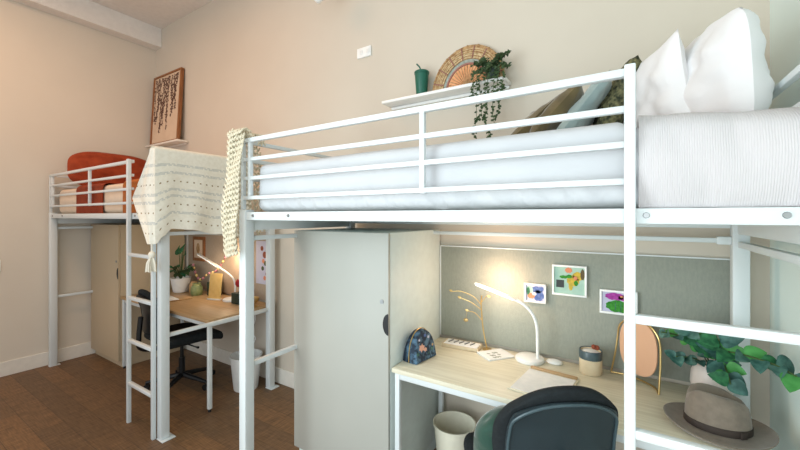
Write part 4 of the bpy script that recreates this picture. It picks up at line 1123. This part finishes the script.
# cards on far pinboard
t = thing('pinned_poster', 'white floral poster pinned at right end of far pinboard', 'poster', (-2.93, 2.23, 1.1))
pr_ = link('sheet', box(N(), -3.06, -2.865, 2.2285, 2.2315, 0.90, 1.31), 'lilac', t, False)
for mn, pts in (('terracotta', [(-2.93, 1.18, .03), (-2.97, 1.24, .022), (-2.9, 1.0, .02)]), ('leaf_olive', [(-2.92, 1.1, .022), (-2.96, 1.05, .02), (-2.9, 1.22, .015)]), ('orange', [(-2.95, 1.12, .02), (-2.93, 0.96, .02)])):
    for (x, z, r) in pts:
        bm = N(); ball(bm, (x, 2.2283, z), r, (1, 0.03, 1.1), 0, 10, 6)
        link('flower_print', bm, mn, pr_)
t = thing('framed_print', 'small brown framed print on far pinboard above the plant', 'picture', (-4.05, 2.23, 1.16))
link('frame', box(N(), -4.17, -3.94, 2.215, 2.2315, 1.05, 1.32, 0.002), 'frame_wood', t)
pr_ = link('print', box(N(), -4.135, -3.975, 2.212, 2.2149, 1.085, 1.285), 'cream_print', t, False)
bm = N(); ball(bm, (-4.055, 2.2118, 1.19), 0.05, (0.7, 0.02, 1.2), 0, 14, 8); link('print_motif', bm, 'wicker', pr_)
# cables under far desk
bm = N(); tube(bm, smooth_pts([(-3.02, 2.19, 0.66), (-3.0, 2.17, 0.55), (-3.06, 2.16, 0.45), (-2.99, 2.17, 0.40), (-3.05, 2.18, 0.33), (-3.1, 2.19, 0.42), (-3.08, 2.2, 0.66)], 6), 0.005, 6)
tag(link('power_cable', bm, 'white'), 'looping white power cable hanging under the far desk', 'cable')

# ------------------------------------------------------------------ lights
light('POINT', 'lamp_glow_near', (-0.66, 2.085, 1.175), 3.6, (1.0, 0.64, 0.42), 0.06)
light('POINT', 'lamp_glow_near_down', (-0.66, 2.04, 1.06), 1.2, (1.0, 0.86, 0.72), 0.04)
light('POINT', 'lamp_glow_far', (-3.32, 2.10, 1.14), 3.4, (1.0, 0.72, 0.48), 0.05)
light('POINT', 'lamp_glow_far_down', (-3.6, 2.05, 1.02), 0.8, (1.0, 0.8, 0.6), 0.04)
# warm ceiling downlights over the left half of the room
light('AREA', 'downlight_left', (-3.9, 0.2, 3.85), 27, (1.0, 0.62, 0.38), 0.5)
light('AREA', 'downlight_middle', (-2.8, 0.9, 3.85), 10, (1.0, 0.48, 0.22), 0.4)
# daylight from the big windows behind and right of the camera; the middle one is an added fill
light('AREA', 'window_light', (-0.1, -1.2, 1.25), 26, (0.86, 0.96, 1.0), 1.8, (R(90), 0, R(-4)), 1.8)
light('AREA', 'right_wall_fill_light', (-2.0, -0.9, 1.3), 66, (0.83, 0.96, 1.0), 1.5, (R(92), 0, R(-64)), 2.2)  # added area light to brighten the right wall, no window there
light('AREA', 'wide_window_light', (-1.4, -2.7, 2.4), 34, (0.88, 0.97, 1.0), 4.0, (R(94), 0, R(-16)), 3.0)
w = bpy.data.worlds.new('world'); sc.world = w; w.use_nodes = True
w.node_tree.nodes['Background'].inputs['Color'].default_value = (0.93, 0.96, 1.0, 1)
w.node_tree.nodes['Background'].inputs['Strength'].default_value = 0.85

cd = bpy.data.cameras.new('camera'); cam = bpy.data.objects.new('camera', cd); COL.objects.link(cam)
cam.location = (0, 0, 1.55); cam.rotation_euler = (R(90), 0, R(32.3))
cd.sensor_width = 36; cd.lens = 363 / 800 * 36; cd.shift_y = -9 / 800; cd.clip_start = 0.02
sc.camera = cam
sc.view_settings.view_transform = 'Standard'; sc.view_settings.look = 'None'
sc.view_settings.gamma = 1; sc.view_settings.use_curve_mapping = False
sc.view_settings.exposure = 0.0
